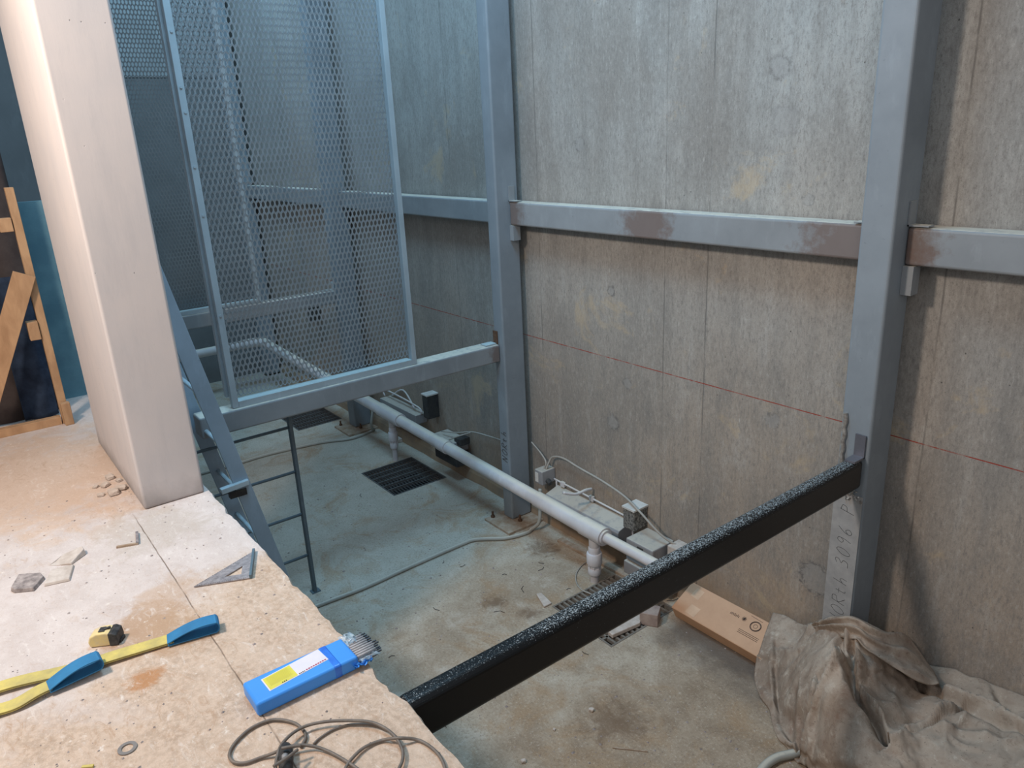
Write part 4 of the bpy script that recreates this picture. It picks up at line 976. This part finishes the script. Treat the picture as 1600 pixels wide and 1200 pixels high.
# ring washer
b = MB(); c = atz(199, 1169, Z+.002); ring = [c + Vector((.020*math.cos(a*math.pi/16), .020*math.sin(a*math.pi/16), 0)) for a in range(33)]
vs = []; n = 32
for a in range(n):
    ca, sa = math.cos(a*2*math.pi/n), math.sin(a*2*math.pi/n)
    vs += [c+Vector((.023*ca, .023*sa, -.0015)), c+Vector((.014*ca, .014*sa, -.0015)), c+Vector((.023*ca, .023*sa, .0015)), c+Vector((.014*ca, .014*sa, .0015))]
b.v = vs
for a in range(n): i, j = a*4, ((a+1) % n)*4; b.f += [(i, j, j+1, i+1), (i+2, i+3, j+3, j+2), (i, i+2, j+2, j), (i+1, j+1, j+3, i+3)]
tag(b.build('washer', plain('dull_washer_steel', (.28, .26, .25), .5, .5)), 'flat steel washer lying near the bottom edge of the landing', 'washer')
b = MB(); b.bar(atz(128, 1199, Z+.004), atz(146, 1197, Z+.004), .008, .006); tag(b.build('wood_splinter', M_YWEB), 'small yellowish scrap cut off by the bottom edge of the photo', 'scrap')

# ------------------------------------------------------------------ side room stuff
wf = thing('timber_frame', 'rough pine stud frame leaning in the side opening left of the pier', 'frame', (-4.78, .2, Z))
b = MB(); b.box((-4.80, -1.2, Z), (-4.75, .36, Z+.045)); b.build('bottom_rail', M_WOOD, wf, bevel=.002)
b = MB(); b.box((-4.80, .365, Z), (-4.75, .405, 2.72)); b.build('stud', M_WOOD, wf, bevel=.002)
b = MB(); b.box((-4.80, .30, 2.50), (-4.74, .36, 2.57)); b.build('block', M_WOOD, wf, bevel=.003)
b = MB(); b.box((-4.80, .31, 1.92), (-4.735, .362, 2.02)); b.build('block', M_WOOD, wf, bevel=.003)
b = MB(); b.box((-4.74, .37, Z), (-4.70, .415, 1.55)); b.build('block', M_WOOD, wf, bevel=.004)
b = MB(); p = atx(38, 428, -4.72); q = atx(-22, 640, -4.72); b.bar(p, q, .012, .09, up=(0,1,0)); 
b = MB(); d = (q-p).normalized(); a = d.cross(Vector((1,0,0))).normalized()
vs = [c_ + a*i*.052 + Vector((1,0,0))*j*.01 for c_ in (p, q) for i, j in ((-1,-1),(1,-1),(1,1),(-1,1))]
b.add(vs, [(3,2,1,0),(4,5,6,7),(0,1,5,4),(1,2,6,5),(2,3,7,6),(3,0,4,7)]); b.build('diagonal_board', M_WOOD, wf, bevel=.002)
b = MB(); b.box((-5.3, .385, Z), (-5.26, .735, 2.62)); tag(b.build('painted_board', M_TEAL), 'teal painted board standing behind the timber stud, beside the pier', 'board')
def drape(name, x, y0, y1, z0, z1, mat, label, amp=.05, fr=9, seed=0):
    b = MB(); n, m_ = 60, 30
    for i in range(n+1):
        for j in range(m_+1):
            y = y0+(y1-y0)*i/n; z = z0+(z1-z0)*j/m_; f = 1-.4*j/m_
            b.v.append(Vector((x + amp*f*math.sin(y*fr+seed+.8*math.sin(z*2)) + .02*noise.noise(Vector((y*6, z*2, seed))), y, z)))
    b.f = [(i*(m_+1)+j, (i+1)*(m_+1)+j, (i+1)*(m_+1)+j+1, i*(m_+1)+j+1) for i in range(n) for j in range(m_)]
    o = b.build(name, mat, smooth=True); md = o.modifiers.new('s', 'SOLIDIFY'); md.thickness = .006; return tag(o, label, 'cloth')
drape('hanging_blanket', -5.02, -1.4, .405, Z+.01, 4.8, M_BLANKET, 'dark brown blanket hanging behind the diagonal board at the left edge')
drape('hanging_blanket', -4.93, .20, .37, Z+.01, 2.25, M_NAVY, 'navy cloth hanging beside the pine stud, low at the left', .02, 40, 2)

# crumbs and grit, nobody could count them
def crumbs(name, n, fn, mat, label, smin, smax):
    b = MB()
    for k in range(n):
        c = fn(); s = random.uniform(smin, smax)*random.random()**.5 + .001; a = random.random()*6.28
        vs = [c+Vector((math.cos(a+q)*s*random.uniform(.6,1.3), math.sin(a+q)*s*random.uniform(.6,1.3), 0)) for q in (0, 1.6, 3.1, 4.7)] + [c+Vector((0,0,s*.7))]
        b.add(vs, [(0,1,4),(1,2,4),(2,3,4),(3,0,4)])
    o = b.build(name, mat); return tag(o, label, 'grit', kind='stuff')
def slabpt():
    while True:
        p = Vector((random.uniform(-3.6, -1.3), random.uniform(-.1, .71), Z+.0003))
        if noise.noise(p*3.1) > -.1 or random.random() < .2: return p
crumbs('mortar_grit', 240, slabpt, M_DSTONE, 'fine grit and mortar crumbs scattered over the pale landing', .001, .006)
def pitpt(): 
    while True:
        p = Vector((random.uniform(-6, -1.2), random.uniform(1.0, 3.2), .0003))
        if any(s[0]-.02 < p.x < s[1]+.02 and s[2]-.02 < p.y < s[3]+.02 for s in SUMPS): continue
        return p
crumbs('pit_debris', 700, pitpt, M_DSTONE, 'small crumbs and grit scattered over the pit floor', .002, .011)
def stick_set():
    b = MB()
    for k in range(26):
        p = pitpt()+Vector((0,0,.002)); a = random.random()*6.28; L_ = random.uniform(.03, .1)
        b.tube([p, p+Vector((math.cos(a)*L_*.5, math.sin(a)*L_*.5, .003)), p+Vector((math.cos(a+.4)*L_, math.sin(a+.4)*L_, .001))], .0016, 5)
    return tag(b.build('wire_scraps', M_PENCIL), 'thin wire ends and twigs lying about the pit floor', 'scraps', kind='stuff')
stick_set()
